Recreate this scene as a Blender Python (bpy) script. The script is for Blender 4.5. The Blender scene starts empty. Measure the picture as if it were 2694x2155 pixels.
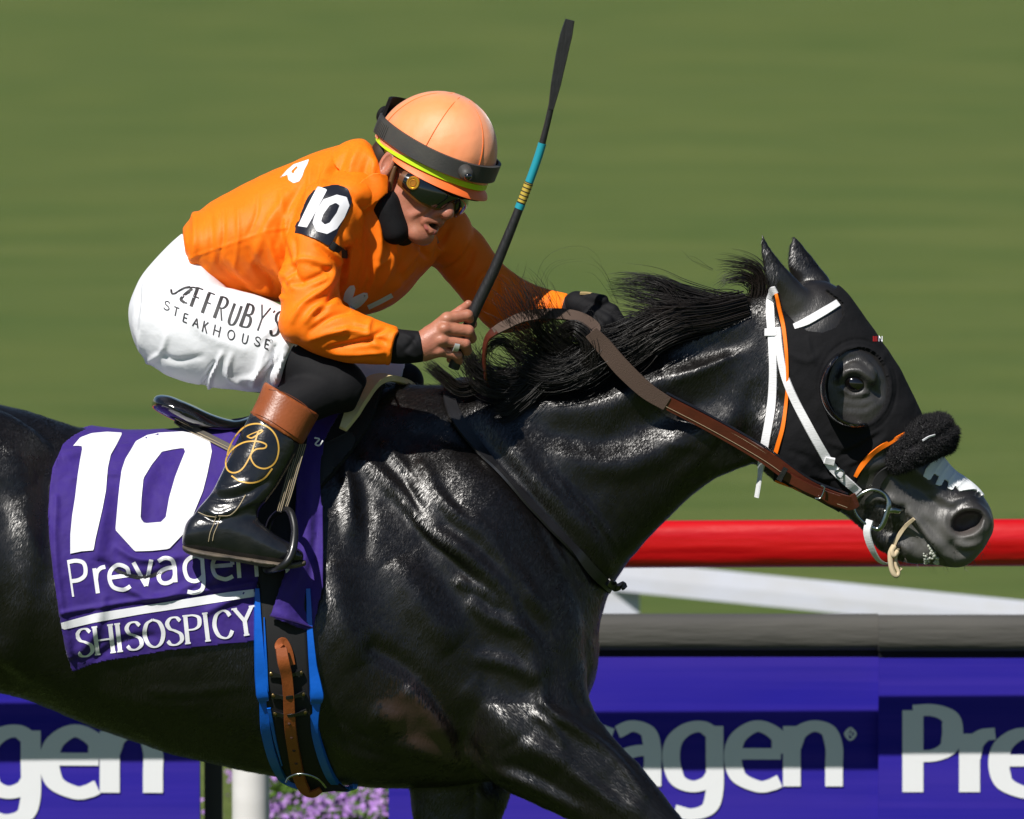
import bpy, math, random
import numpy as np
from mathutils import Vector, Matrix
from mathutils.bvhtree import BVHTree
random.seed(7); rng = np.random.default_rng(7)
sc = bpy.context.scene
# ---------------------------------------------------------------- camera, world, sun
S = 0.00092            # metres per reference unit in the plane of the horse's spine
D = 25.0               # camera distance to that plane
PITCH = math.radians(4.0)
FWD = np.array([0, math.cos(PITCH), -math.sin(PITCH)])
UP = np.array([0, math.sin(PITCH), math.cos(PITCH)])
CEN = np.array([0, 0, 1.57])
CAM = CEN - FWD * D
cd = bpy.data.cameras.new('camera'); cam = bpy.data.objects.new('camera', cd); sc.collection.objects.link(cam)
cam.location = CAM.tolist(); cam.rotation_euler = (math.pi / 2 - PITCH, 0, 0)
cd.sensor_width = 36; cd.lens = 36 * D / (2156 * S); cd.clip_end = 3000; cd.clip_start = 0.5
cd.dof.use_dof = True; cd.dof.focus_distance = D - 0.15; cd.dof.aperture_fstop = 9
sc.camera = cam
SUN = Vector((-0.36, -0.60, 0.80)).normalized()
w = bpy.data.worlds.new('World'); sc.world = w; w.use_nodes = True
nt = w.node_tree; bg = nt.nodes['Background']; sky = nt.nodes.new('ShaderNodeTexSky')
sky.sky_type = 'NISHITA'; sky.sun_disc = False
sky.sun_elevation = math.asin(SUN.z); sky.sun_rotation = math.atan2(SUN.x, SUN.y)
nt.links.new(sky.outputs[0], bg.inputs[0]); sky.dust_density = .1; sky.ozone_density = 4.0; bg.inputs[1].default_value = 0.05
sd = bpy.data.lights.new('sun', 'SUN'); sun = bpy.data.objects.new('sun', sd); sc.collection.objects.link(sun)
sd.energy = 5.0; sd.angle = math.radians(0.55); sd.color = (1.0, 0.955, 0.89)
sun.rotation_euler = SUN.to_track_quat('Z', 'Y').to_euler(); sun.location = (-4, -7, 9)
sc.view_settings.view_transform = 'Standard'; sc.view_settings.look = 'None'
sc.view_settings.exposure = 0.12; sc.view_settings.gamma = 1
sc.cycles.max_bounces = 6; sc.cycles.transparent_max_bounces = 12
# ---------------------------------------------------------------- geometry helpers
def P(px, py, d=0):
    """point in the world seen at (px,py) that lies d units nearer than the spine plane"""
    px, py, d = np.broadcast_arrays(np.asarray(px, float), np.asarray(py, float), np.asarray(d, float))
    r = FWD[None] * D + np.array([1., 0, 0])[None] * ((px.ravel() - 1078) * S)[:, None] + UP[None] * ((862.5 - py.ravel()) * S)[:, None]
    t = (-d.ravel() * S - CAM[1]) / r[:, 1]
    o = CAM[None] + r * t[:, None]
    return o.reshape(px.shape + (3,))
def proj(V):
    r = V - CAM; a = r @ FWD
    return np.stack([1078 + r[:, 0] * D / a / S, 862.5 - (r @ UP) * D / a / S], 1)
def cr(pts, n=8, closed=False):
    """Catmull-Rom resample, n samples per span"""
    p = np.asarray(pts, float)
    if len(p) < 3 and not closed:
        t = np.linspace(0, 1, n + 1)[:, None]; return p[0] * (1 - t) + p[-1] * t
    if closed: q = np.vstack([p[-1], p, p[0], p[1]])
    else: q = np.vstack([2 * p[0] - p[1], p, 2 * p[-1] - p[-2]])
    out = []
    for i in range(1, len(q) - 2):
        for t in np.arange(n) / n:
            a, b, c, e = q[i - 1], q[i], q[i + 1], q[i + 2]
            out.append(.5 * (2 * b + (c - a) * t + (2 * a - 5 * b + 4 * c - e) * t * t + (3 * b - a - 3 * c + e) * t ** 3))
    if not closed: out.append(p[-1])
    return np.array(out)
def tube(R, closed_ends=True):
    """rings (m,k,3) -> closed mesh"""
    m, k, _ = R.shape
    V = R.reshape(-1, 3); F = []
    i = np.arange(m - 1)[:, None] * k; j = np.arange(k)[None]; j2 = (j + 1) % k
    F = np.stack([i + j, i + j2, i + k + j2, i + k + j], -1).reshape(-1, 4).tolist()
    if closed_ends:
        V = np.vstack([V, R[0].mean(0), R[-1].mean(0)]); a = m * k
        for q in range(k):
            F.append([a, (q + 1) % k, q]); F.append([a + 1, (m - 1) * k + q, (m - 1) * k + (q + 1) % k])
    return V, F
def loft(st, n=40, m=7, dy=0.0):
    """st: (top x, top y, bottom x, bottom y, half width, depth offset, egg)"""
    st = [tuple(s) + (0,) * (7 - len(s)) for s in st]
    q = cr(st, m)
    th = np.linspace(0, 2 * math.pi, n, endpoint=False)
    c, s = np.cos(th)[None], np.sin(th)[None]
    X = (q[:, 0:1] + q[:, 2:3]) / 2 + (q[:, 0:1] - q[:, 2:3]) / 2 * c
    Y = (q[:, 1:2] + q[:, 3:4]) / 2 + (q[:, 1:2] - q[:, 3:4]) / 2 * c
    Z = q[:, 5:6] + dy + q[:, 4:5] * s * (1 - q[:, 6:7] * c)
    return tube(P(X, Y, Z))
def capsule(a, b, r0, r1=None, flat=None, n=16, m=6):
    """tapered capsule between world points"""
    r1 = r0 if r1 is None else r1
    a = np.asarray(a, float); b = np.asarray(b, float); ax = b - a; L = np.linalg.norm(ax) + 1e-9; ax /= L
    u = np.cross(ax, [0.13, 1, 0.2]); u /= np.linalg.norm(u); v = np.cross(ax, u)
    if flat is not None:
        v = np.asarray(flat[0], float); v = v - ax * (v @ ax); v /= np.linalg.norm(v); u = np.cross(v, ax)
        fv = flat[1]
    else: fv = 1
    rings = []
    th = np.linspace(0, 2 * math.pi, n, endpoint=False)
    prof = [(-r0 * math.cos(t), r0 * math.sin(t)) for t in np.linspace(.15, math.pi / 2, m)]
    prof += [(L + r1 * math.sin(t), r1 * math.cos(t)) for t in np.linspace(0, math.pi / 2 - .15, m)]
    for h, r in prof:
        rings.append(a + ax * h + r * (np.cos(th)[:, None] * u + fv * np.sin(th)[:, None] * v))
    return tube(np.array(rings))
def ellipsoid(c, r, Mx=None, n=24, m=14):
    th = np.linspace(0, 2 * math.pi, n, endpoint=False); ph = np.linspace(.08, math.pi - .08, m)
    R = np.stack([np.stack([np.sin(p) * np.cos(th) * r[0], np.sin(p) * np.sin(th) * r[1], np.full(n, np.cos(p) * r[2])], -1) for p in ph])
    if Mx is not None: R = R @ np.asarray(Mx).T
    return tube(R + np.asarray(c))
def join(parts):
    V = []; F = []; o = 0
    for v, f in parts:
        V.append(np.asarray(v)); F += [[i + o for i in q] for q in (f.tolist() if hasattr(f, 'tolist') else f)]; o += len(v)
    return np.vstack(V), F
COL = sc.collection
def mesh_from(name, V, F):
    me = bpy.data.meshes.new(name)
    if isinstance(F, np.ndarray):
        n = len(F); k = F.shape[1]
        me.vertices.add(len(V)); me.vertices.foreach_set('co', np.asarray(V, np.float32).ravel())
        me.loops.add(n * k); me.loops.foreach_set('vertex_index', F.astype(np.int32).ravel())
        me.polygons.add(n); me.polygons.foreach_set('loop_start', (np.arange(n) * k).astype(np.int32))
        me.update(calc_edges=True); me.validate()
    else:
        me.from_pydata(np.asarray(V).tolist(), [], [list(map(int, f)) for f in F]); me.update()
    return me
def obj(name, VF, mat, parent=None, smooth=True, thick=0):
    me = mesh_from(name, *VF); o = bpy.data.objects.new(name, me); COL.objects.link(o)
    me.materials.append(mat)
    if smooth:
        me.polygons.foreach_set('use_smooth', [True] * len(me.polygons))
        if len(me.polygons) < 60000: me.set_sharp_from_angle(angle=math.radians(48))
    if parent is not None:
        o.parent = parent; o.matrix_parent_inverse = Matrix.Translation(-ROOTLOC.get(parent.name, Vector((0, 0, 0))))
    if thick:
        m = o.modifiers.new('s', 'SOLIDIFY'); m.thickness = thick; m.offset = 0
    return o
ROOTLOC = {}
def thing(name, label, cat, loc=(0, 0, 0), group=None):
    o = bpy.data.objects.new(name, None); COL.objects.link(o); o.location = loc; o.empty_display_size = .1
    ROOTLOC[o.name] = Vector(loc); o['label'] = label; o['category'] = cat
    if group: o['group'] = group
    return o
def tag(o, label, cat, group=None, kind=None):
    if label: o['label'] = label
    if cat: o['category'] = cat
    if group: o['group'] = group
    if kind: o['kind'] = kind
    return o
def get_arrays(me):
    V = np.empty(len(me.vertices) * 3); me.vertices.foreach_get('co', V); V = V.reshape(-1, 3)
    ls = np.empty(len(me.loops), np.int32); me.loops.foreach_get('vertex_index', ls)
    tot = np.empty(len(me.polygons), np.int32); me.polygons.foreach_get('loop_total', tot)
    if (tot == 4).all(): return V, ls.reshape(-1, 4)
    st = np.empty(len(me.polygons), np.int32); me.polygons.foreach_get('loop_start', st)
    F = np.stack([ls[st], ls[st + 1], ls[st + 2], np.where(tot == 4, ls[np.minimum(st + 3, len(ls) - 1)], ls[st + 2])], 1)
    return V, F[tot == 4]
def remesh(parts, voxel, smooth=6, lam=.5):
    me = mesh_from('tmp', *join(parts)); o = bpy.data.objects.new('tmp', me); COL.objects.link(o)
    m = o.modifiers.new('r', 'REMESH'); m.mode = 'VOXEL'; m.voxel_size = voxel
    dg = bpy.context.evaluated_depsgraph_get(); dg.update()
    ev = o.evaluated_get(dg); m2 = bpy.data.meshes.new_from_object(ev)
    V, F = get_arrays(m2)
    bpy.data.objects.remove(o); bpy.data.meshes.remove(m2)
    return smoothv(V, F, smooth, lam), F
def edges_of(F):
    E = np.vstack([F[:, [i, (i + 1) % F.shape[1]]] for i in range(F.shape[1])]); E.sort(1)
    return np.unique(E, axis=0)
def smoothv(V, F, it, lam=.5, W=None):
    if it <= 0: return V
    E = edges_of(F); n = len(V)
    deg = np.bincount(E.ravel(), minlength=n).astype(float)[:, None] + 1e-9
    for k in range(it):
        A = np.empty_like(V)
        for c in range(3):
            A[:, c] = np.bincount(E[:, 0], V[E[:, 1], c], n) + np.bincount(E[:, 1], V[E[:, 0], c], n)
        dV = (A / deg - V)
        if W is not None: dV *= W[:, None]
        V = V + lam * dV
        if k % 3 == 2 and W is None: pass
    return V
def normals(V, F):
    n = np.cross(V[F[:, 2]] - V[F[:, 0]], V[F[:, -1]] - V[F[:, 1]]); N = np.zeros_like(V)
    for k in range(F.shape[1]):
        for c in range(3): N[:, c] += np.bincount(F[:, k], n[:, c], len(V))
    return N / (np.linalg.norm(N, axis=1)[:, None] + 1e-12)
def mirrored(V):
    W = V.copy(); W[:, 1] = -np.abs(W[:, 1]); return W
def segdist(Q, pts):
    """distance of points Q(n,2) to polyline, and the parameter along it"""
    best = np.full(len(Q), 1e9); par = np.zeros(len(Q))
    for i in range(len(pts) - 1):
        a, b = pts[i][:2], pts[i + 1][:2]; ab = b - a; L = ab @ ab + 1e-9
        t = np.clip(((Q - a) @ ab) / L, 0, 1); dd = np.hypot(*(Q - a - t[:, None] * ab).T)
        m = dd < best; best[m] = dd[m]; par[m] = (i + t[m])
    return best, par / max(1, len(pts) - 1)
def brush(V, N, strokes, both=True, facing=True):
    """raised or sunken lines: each (points, width, height) ; height tapers to both ends"""
    Q = proj(mirrored(V) if both else V); out = np.zeros(len(V))
    for st in strokes:
        pts, wd, h = st[:3]; taper = st[3] if len(st) > 3 else True
        p = cr(pts, 5) if len(pts) > 1 else np.array([pts[0], pts[0]], float)
        lo = p.min(0) - 3 * wd; hi = p.max(0) + 3 * wd
        m = np.where((Q[:, 0] > lo[0]) & (Q[:, 0] < hi[0]) & (Q[:, 1] > lo[1]) & (Q[:, 1] < hi[1]))[0]
        if len(m) == 0: continue
        dd, t = segdist(Q[m], p)
        g = np.exp(-(dd / wd) ** 2)
        if taper and len(pts) > 1: g *= np.sin(np.clip(t, .0, 1) * math.pi) ** .5 * .85 + .15
        out[m] += h * S * g
    if facing: out *= np.clip(np.abs(N[:, 1]) * 1.6 - .15, 0, 1)
    if not both: out *= (N[:, 1] < 0.1)
    return V + N * out[:, None]
def inside(Q, poly):
    p = np.asarray(poly, float); r = np.zeros(len(Q), bool); j = len(p) - 1
    for i in range(len(p)):
        xi, yi = p[i]; xj, yj = p[j]
        c = ((yi > Q[:, 1]) != (yj > Q[:, 1])) & (Q[:, 0] < (xj - xi) * (Q[:, 1] - yi) / (yj - yi + 1e-12) + xi)
        r ^= c; j = i
    return r
def compact(V, F):
    u, inv = np.unique(F, return_inverse=True); return V[u], inv.reshape(F.shape), u
def subdiv(V, F):
    E = edges_of(F); n = len(V); key = E[:, 0] * np.int64(n) + E[:, 1]; mid = (V[E[:, 0]] + V[E[:, 1]]) / 2
    cen = V[F].mean(1); em = []
    for k in range(4):
        a = F[:, k].astype(np.int64); b = F[:, (k + 1) % 4].astype(np.int64)
        em.append(n + np.searchsorted(key, np.minimum(a, b) * n + np.maximum(a, b)))
    cc = n + len(E) + np.arange(len(F))
    G = np.vstack([np.stack([F[:, k], em[k], cc, em[(k + 3) % 4]], 1) for k in range(4)])
    return np.vstack([V, mid, cen]), G
def snap_cut(V, F, poly, holes=(), both=True, snap=9):
    M = mirrored(V) if both else V
    C = M[F].mean(1); Q = proj(C); k = inside(Q, poly)
    for h in holes: k &= ~inside(Q, h)
    V2, F2, u = compact(V, F[k])
    # boundary vertices of the kept region
    E = np.vstack([F2[:, [i, (i + 1) % 4]] for i in range(4)]); E.sort(1)
    ue, cnt = np.unique(E, axis=0, return_counts=True); b = np.unique(ue[cnt == 1])
    M2 = mirrored(V2) if both else V2
    Q = proj(M2[b]); best = np.full(len(b), 1e9); tgt = Q.copy()
    for pl in [poly] + list(holes):
        p = np.asarray(pl, float)
        for i in range(len(p)):
            a, c = p[i], p[(i + 1) % len(p)]; ab = c - a; t = np.clip(((Q - a) @ ab) / (ab @ ab + 1e-9), 0, 1)
            X = a + t[:, None] * ab; dd = np.hypot(*(Q - X).T); m = dd < best; best[m] = dd[m]; tgt[m] = X[m]
    ok = best < snap; dl = (tgt - Q)[ok]
    V2 = V2.copy(); V2[b[ok], 0] += dl[:, 0] * S; V2[b[ok], 2] -= dl[:, 1] * S
    return V2, F2, u, b
def skirt(Vo, Vi, F):
    """outer sheet Vo, plus border strip down to Vi"""
    E = np.vstack([F[:, [i, (i + 1) % 4]] for i in range(4)]); Es = np.sort(E, 1)
    _, idx, cnt = np.unique(Es, axis=0, return_index=True, return_counts=True); be = E[idx[cnt == 1]]
    n = len(Vo)
    G = np.stack([be[:, 1], be[:, 0], be[:, 0] + n, be[:, 1] + n], 1)
    V = np.vstack([Vo, Vi]); V, G2, _ = compact(V, np.vstack([F, G])); return V, G2
def shell(V, F, N, poly, holes=(), off=4, both=True, sub=0, strokes=(), relax=0, snap=9):
    """cloth-like layer lying on a body over the outline poly"""
    V2, F2, u, b = snap_cut(V, F, poly, holes, both, snap)
    N2 = N[u]
    VN = np.hstack([V2, N2])
    for _ in range(sub): VN, F2 = subdiv(VN, F2)
    V2, N2 = VN[:, :3], VN[:, 3:]; N2 = N2 / (np.linalg.norm(N2, axis=1)[:, None] + 1e-9)
    Vo = V2 + N2 * off * S
    if relax: Vo = smoothv(Vo, F2, relax)
    if len(strokes): Vo = brush(Vo, N2, strokes, both)
    Vi = V2 - N2 * 1.0 * S
    return skirt(Vo, Vi, F2)
def grid_patch(poly, holes, step, fdepth, snap=None, thick=0):
    """flat outline filled with a grid; fdepth(px,py)->world points"""
    p = np.asarray(poly, float); lo = p.min(0) - step; hi = p.max(0) + step
    xs = np.arange(lo[0], hi[0] + step, step); ys = np.arange(lo[1], hi[1] + step, step)
    X, Y = np.meshgrid(xs, ys); nx = len(xs); i = np.arange(len(ys) - 1)[:, None] * nx + np.arange(nx - 1)[None]
    F = np.stack([i + nx, i + nx + 1, i + 1, i], -1).reshape(-1, 4)
    Q = np.stack([X.ravel(), Y.ravel()], 1); C = Q[F].mean(1); k = inside(C, p)
    for h in holes: k &= ~inside(C, h)
    Q2, F2, _ = compact(Q, F[k])
    E = np.vstack([F2[:, [i, (i + 1) % 4]] for i in range(4)]); E.sort(1)
    ue, cnt = np.unique(E, axis=0, return_counts=True); b = np.unique(ue[cnt == 1])
    best = np.full(len(b), 1e9); tgt = Q2[b].copy()
    for pl in [p] + [np.asarray(h, float) for h in holes]:
        for i in range(len(pl)):
            a, c = pl[i], pl[(i + 1) % len(pl)]; ab = c - a; t = np.clip(((Q2[b] - a) @ ab) / (ab @ ab + 1e-9), 0, 1)
            Xx = a + t[:, None] * ab; dd = np.hypot(*(Q2[b] - Xx).T); m = dd < best; best[m] = dd[m]; tgt[m] = Xx[m]
    Q2[b] = tgt
    return fdepth(Q2), F2
def bvh_of(V, F):
    return BVHTree.FromPolygons(V.tolist(), [tuple(f) for f in F.tolist()] if hasattr(F, 'tolist') else F)
def cast(Q, bvhs, off=0, fallback=None):
    """rays from the camera through Q onto the bodies; lifts the hit by off units. returns points, normals, ok"""
    if not isinstance(bvhs, (list, tuple)): bvhs = [bvhs]
    Q = np.asarray(Q, float); A = P(Q[:, 0], Q[:, 1], 0); o = Vector(CAM); out = np.zeros((len(Q), 3)); nn = np.zeros((len(Q), 3)); ok = np.zeros(len(Q), bool)
    for i in range(len(Q)):
        dr = (Vector(A[i]) - o).normalized(); best = None
        for b in bvhs:
            h = b.ray_cast(o, dr)
            if h[0] is not None and (best is None or h[3] < best[3]): best = h
        if best:
            n = best[1]
            if n.dot(dr) > 0: n = -n
            out[i] = best[0] - dr * off * S; nn[i] = n; ok[i] = True
    if not ok.all() and ok.any():
        g = np.where(ok)[0]
        for i in np.where(~ok)[0]:
            j = g[np.argmin(np.hypot(*(Q[g] - Q[i]).T))]
            out[i] = P(Q[i, 0], Q[i, 1], -out[j, 1] / S if fallback is None else fallback); nn[i] = nn[j]
    return out, nn, ok
def strip(C, T, W, wd, th):
    """flat strap: centres C, face normals T, width wd (array), thickness th in metres"""
    t = np.gradient(C, axis=0); t /= np.linalg.norm(t, axis=1)[:, None] + 1e-9
    n = T - (T * t).sum(1)[:, None] * t; n /= np.linalg.norm(n, axis=1)[:, None] + 1e-9
    s = np.cross(t, n); wd = np.broadcast_to(np.asarray(wd, float), len(C))[:, None] / 2
    e = .22 * th
    R = np.stack([C + s * wd, C + s * (wd - e) + n * th, C - s * (wd - e) + n * th, C - s * wd, C - s * (wd - e) - n * th * .2, C + s * (wd - e) - n * th * .2], 1)
    return tube(R)
def strap(pts, wd, th=3, bvh=None, off=1, n=6, nrm=None, smooth=3, lift=None):
    """strap along reference points (x,y[,d]); widths and thickness in units"""
    p = cr(pts, n)
    if bvh is not None:
        C, N, ok = cast(p[:, :2], bvh, off)
        if p.shape[1] > 2: C = P(p[:, 0], p[:, 1], -C[:, 1] / S + p[:, 2])
    else:
        C = P(p[:, 0], p[:, 1], p[:, 2]); N = np.tile([0, -1., .0], (len(C), 1))
    if nrm is not None: N = np.tile(np.asarray(nrm, float), (len(C), 1)) if np.ndim(nrm) == 1 else cr(nrm, n)[:len(C)] if len(nrm) == len(pts) else N
    for _ in range(smooth):
        N[1:-1] = (N[:-2] + N[1:-1] * 2 + N[2:]) / 4
        dep = C[:, 1].copy(); dep[1:-1] = (dep[:-2] + 2 * dep[1:-1] + dep[2:]) / 4
        C = P(p[:, 0], p[:, 1], -dep / S)
    if np.ndim(wd): wd = np.interp(np.linspace(0, 1, len(C)), np.linspace(0, 1, len(wd)), wd)
    return strip(C, N, None, np.asarray(wd) * S, th * S)
def wire(pts, r, k=8, n=6, closed=False, world=False):
    """round cord; pts (x,y,d) in units or world; r in units (scalar or list)"""
    p = cr(pts, n, closed); C = p if world else P(p[:, 0], p[:, 1], p[:, 2])
    if closed: C = np.vstack([C, C[:1]])
    t = np.gradient(C, axis=0); t /= np.linalg.norm(t, axis=1)[:, None] + 1e-9
    ref = np.tile([.05, 1., .1], (len(C), 1)); u = np.cross(t, ref); u /= np.linalg.norm(u, axis=1)[:, None] + 1e-9; v = np.cross(t, u)
    rr = np.interp(np.linspace(0, 1, len(C)), np.linspace(0, 1, len(r)), r) if np.ndim(r) else np.full(len(C), r)
    th = np.linspace(0, 2 * math.pi, k, endpoint=False)
    R = C[:, None] + (rr * S)[:, None, None] * (np.cos(th)[None, :, None] * u[:, None] + np.sin(th)[None, :, None] * v[:, None])
    return tube(R)
# ---- marching field -> mesh (surface nets)
def surfnet(f, lo, hi, h):
    xs = [np.arange(lo[i], hi[i] + h, h) for i in range(3)]
    X, Y, Z = np.meshgrid(*xs, indexing='ij'); Fv = f(X, Y, Z).astype(np.float32); sgn = Fv < 0
    nx, ny, nz = Fv.shape; cs = (nx - 1, ny - 1, nz - 1)
    acc = np.zeros(cs + (3,), np.float32); cnt = np.zeros(cs, np.float32)
    cor = [(a, b, c) for a in (0, 1) for b in (0, 1) for c in (0, 1)]
    for a in cor:
        for ax in range(3):
            if a[ax]: continue
            b = list(a); b[ax] = 1
            fa = Fv[a[0]:a[0] + cs[0], a[1]:a[1] + cs[1], a[2]:a[2] + cs[2]]; fb = Fv[b[0]:b[0] + cs[0], b[1]:b[1] + cs[1], b[2]:b[2] + cs[2]]
            m = (fa < 0) != (fb < 0); t = np.where(m, fa / np.where(m, fa - fb, 1), 0)
            for k in range(3): acc[..., k] += m * (a[k] + (t if k == ax else 0))
            cnt += m
    act = cnt > 0; idx = -np.ones(cs, np.int64); idx[act] = np.arange(act.sum())
    g = np.argwhere(act); V = (g + acc[act] / cnt[act][:, None]) * h + np.array([x[0] for x in xs])
    Fs = []
    for ax in range(3):
        b, c = (ax + 1) % 3, (ax + 2) % 3
        sl0 = [slice(1, cs[0]), slice(1, cs[1]), slice(1, cs[2])]; sl0[ax] = slice(0, cs[ax])
        sA = list(sl0); sB = list(sl0); sB[ax] = slice(1, cs[ax] + 1)
        A = sgn[tuple(sA)]; B = sgn[tuple(sB)]; ch = A != B; w_ = np.argwhere(ch)
        off = np.array([1, 1, 1]); off[ax] = 0; w_ = w_ + off
        def at(db, dc):
            q = w_.copy(); q[:, b] -= db; q[:, c] -= dc; return idx[q[:, 0], q[:, 1], q[:, 2]]
        q = np.stack([at(1, 1), at(0, 1), at(0, 0), at(1, 0)], 1); fl = ~A[ch]
        q[fl] = q[fl][:, ::-1]; Fs.append(q)
    return V, np.vstack(Fs)
def smin(a, b, k):
    h = np.clip(.5 + .5 * (b - a) / k, 0, 1); return b * (1 - h) + a * h - k * h * (1 - h)
def s_ell(X, Y, Z, c, r):
    a = (X - c[0]) / r[0]; b = (Y - c[1]) / r[1]; e = (Z - c[2]) / r[2]
    k = np.sqrt(a * a + b * b + e * e); return (k - 1) * min(r)
def s_cap(X, Y, Z, a, b, r0, r1=None):
    r1 = r0 if r1 is None else r1
    ab = np.subtract(b, a); L = ab @ ab + 1e-12
    t = np.clip(((X - a[0]) * ab[0] + (Y - a[1]) * ab[1] + (Z - a[2]) * ab[2]) / L, 0, 1)
    return np.sqrt((X - a[0] - t * ab[0]) ** 2 + (Y - a[1] - t * ab[1]) ** 2 + (Z - a[2] - t * ab[2]) ** 2) - (r0 + (r1 - r0) * t)
# ---------------------------------------------------------------- materials
def mat(name, col, rough=.6, spec=.5, metal=0, bump=None, var=None, sheen=0, coat=0, aniso=None, trans=0, sss=0, emis=None):
    """bump: list of (scale xyz, strength, detail); var: (scale xyz, second colour, amount)"""
    m = bpy.data.materials.new(name); m.use_nodes = True; N = m.node_tree.nodes; L = m.node_tree.links; b = N['Principled BSDF']
    b.inputs['Base Color'].default_value = (*col, 1); b.inputs['Roughness'].default_value = rough
    b.inputs['Specular IOR Level'].default_value = spec; b.inputs['Metallic'].default_value = metal
    if sheen: b.inputs['Sheen Weight'].default_value = sheen; b.inputs['Sheen Roughness'].default_value = .4
    if coat: b.inputs['Coat Weight'].default_value = coat; b.inputs['Coat Roughness'].default_value = .12
    if trans: b.inputs['Transmission Weight'].default_value = trans
    if sss: b.inputs['Subsurface Weight'].default_value = sss; b.inputs['Subsurface Scale'].default_value = .006; b.inputs['Subsurface Radius'].default_value = (1, .35, .2)
    tc = N.new('ShaderNodeTexCoord')
    def noise(scale, detail=4, rot=None, off=0):
        mp = N.new('ShaderNodeMapping'); mp.inputs['Scale'].default_value = scale
        if rot: mp.inputs['Rotation'].default_value = rot
        mp.inputs['Location'].default_value = (off, off * 2, off * 3)
        L.new(tc.outputs['Object'], mp.inputs[0]); t = N.new('ShaderNodeTexNoise'); t.inputs['Scale'].default_value = 1; t.inputs['Detail'].default_value = detail
        L.new(mp.outputs[0], t.inputs['Vector']); return t
    if var:
        for i, v in enumerate(var if isinstance(var, list) else [var]):
            t = noise(v[0], 5, v[3] if len(v) > 3 else None, i * 3.1); r = N.new('ShaderNodeValToRGB'); r.color_ramp.elements[0].position = .38; r.color_ramp.elements[1].position = .64
            L.new(t.outputs['Fac'], r.inputs[0]); mx = N.new('ShaderNodeMix'); mx.data_type = 'RGBA'
            ml = N.new('ShaderNodeMath'); ml.operation = 'MULTIPLY'; ml.inputs[1].default_value = v[2]; L.new(r.outputs[0], ml.inputs[0]); L.new(ml.outputs[0], mx.inputs[0])
            if b.inputs['Base Color'].links: L.new(b.inputs['Base Color'].links[0].from_socket, mx.inputs[6])
            else: mx.inputs[6].default_value = (*col, 1)
            mx.inputs[7].default_value = (*v[1], 1); L.new(mx.outputs[2], b.inputs['Base Color'])
    if bump:
        prev = None
        for i, bp in enumerate(bump):
            t = noise(bp[0], bp[2] if len(bp) > 2 else 3, bp[3] if len(bp) > 3 else None, 7 + i); bn = N.new('ShaderNodeBump'); bn.inputs['Strength'].default_value = 1; bn.inputs['Distance'].default_value = bp[1]
            L.new(t.outputs['Fac'], bn.inputs['Height'])
            if prev: L.new(prev.outputs[0], bn.inputs['Normal'])
            prev = bn
        L.new(prev.outputs[0], b.inputs['Normal'])
    return m
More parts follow.
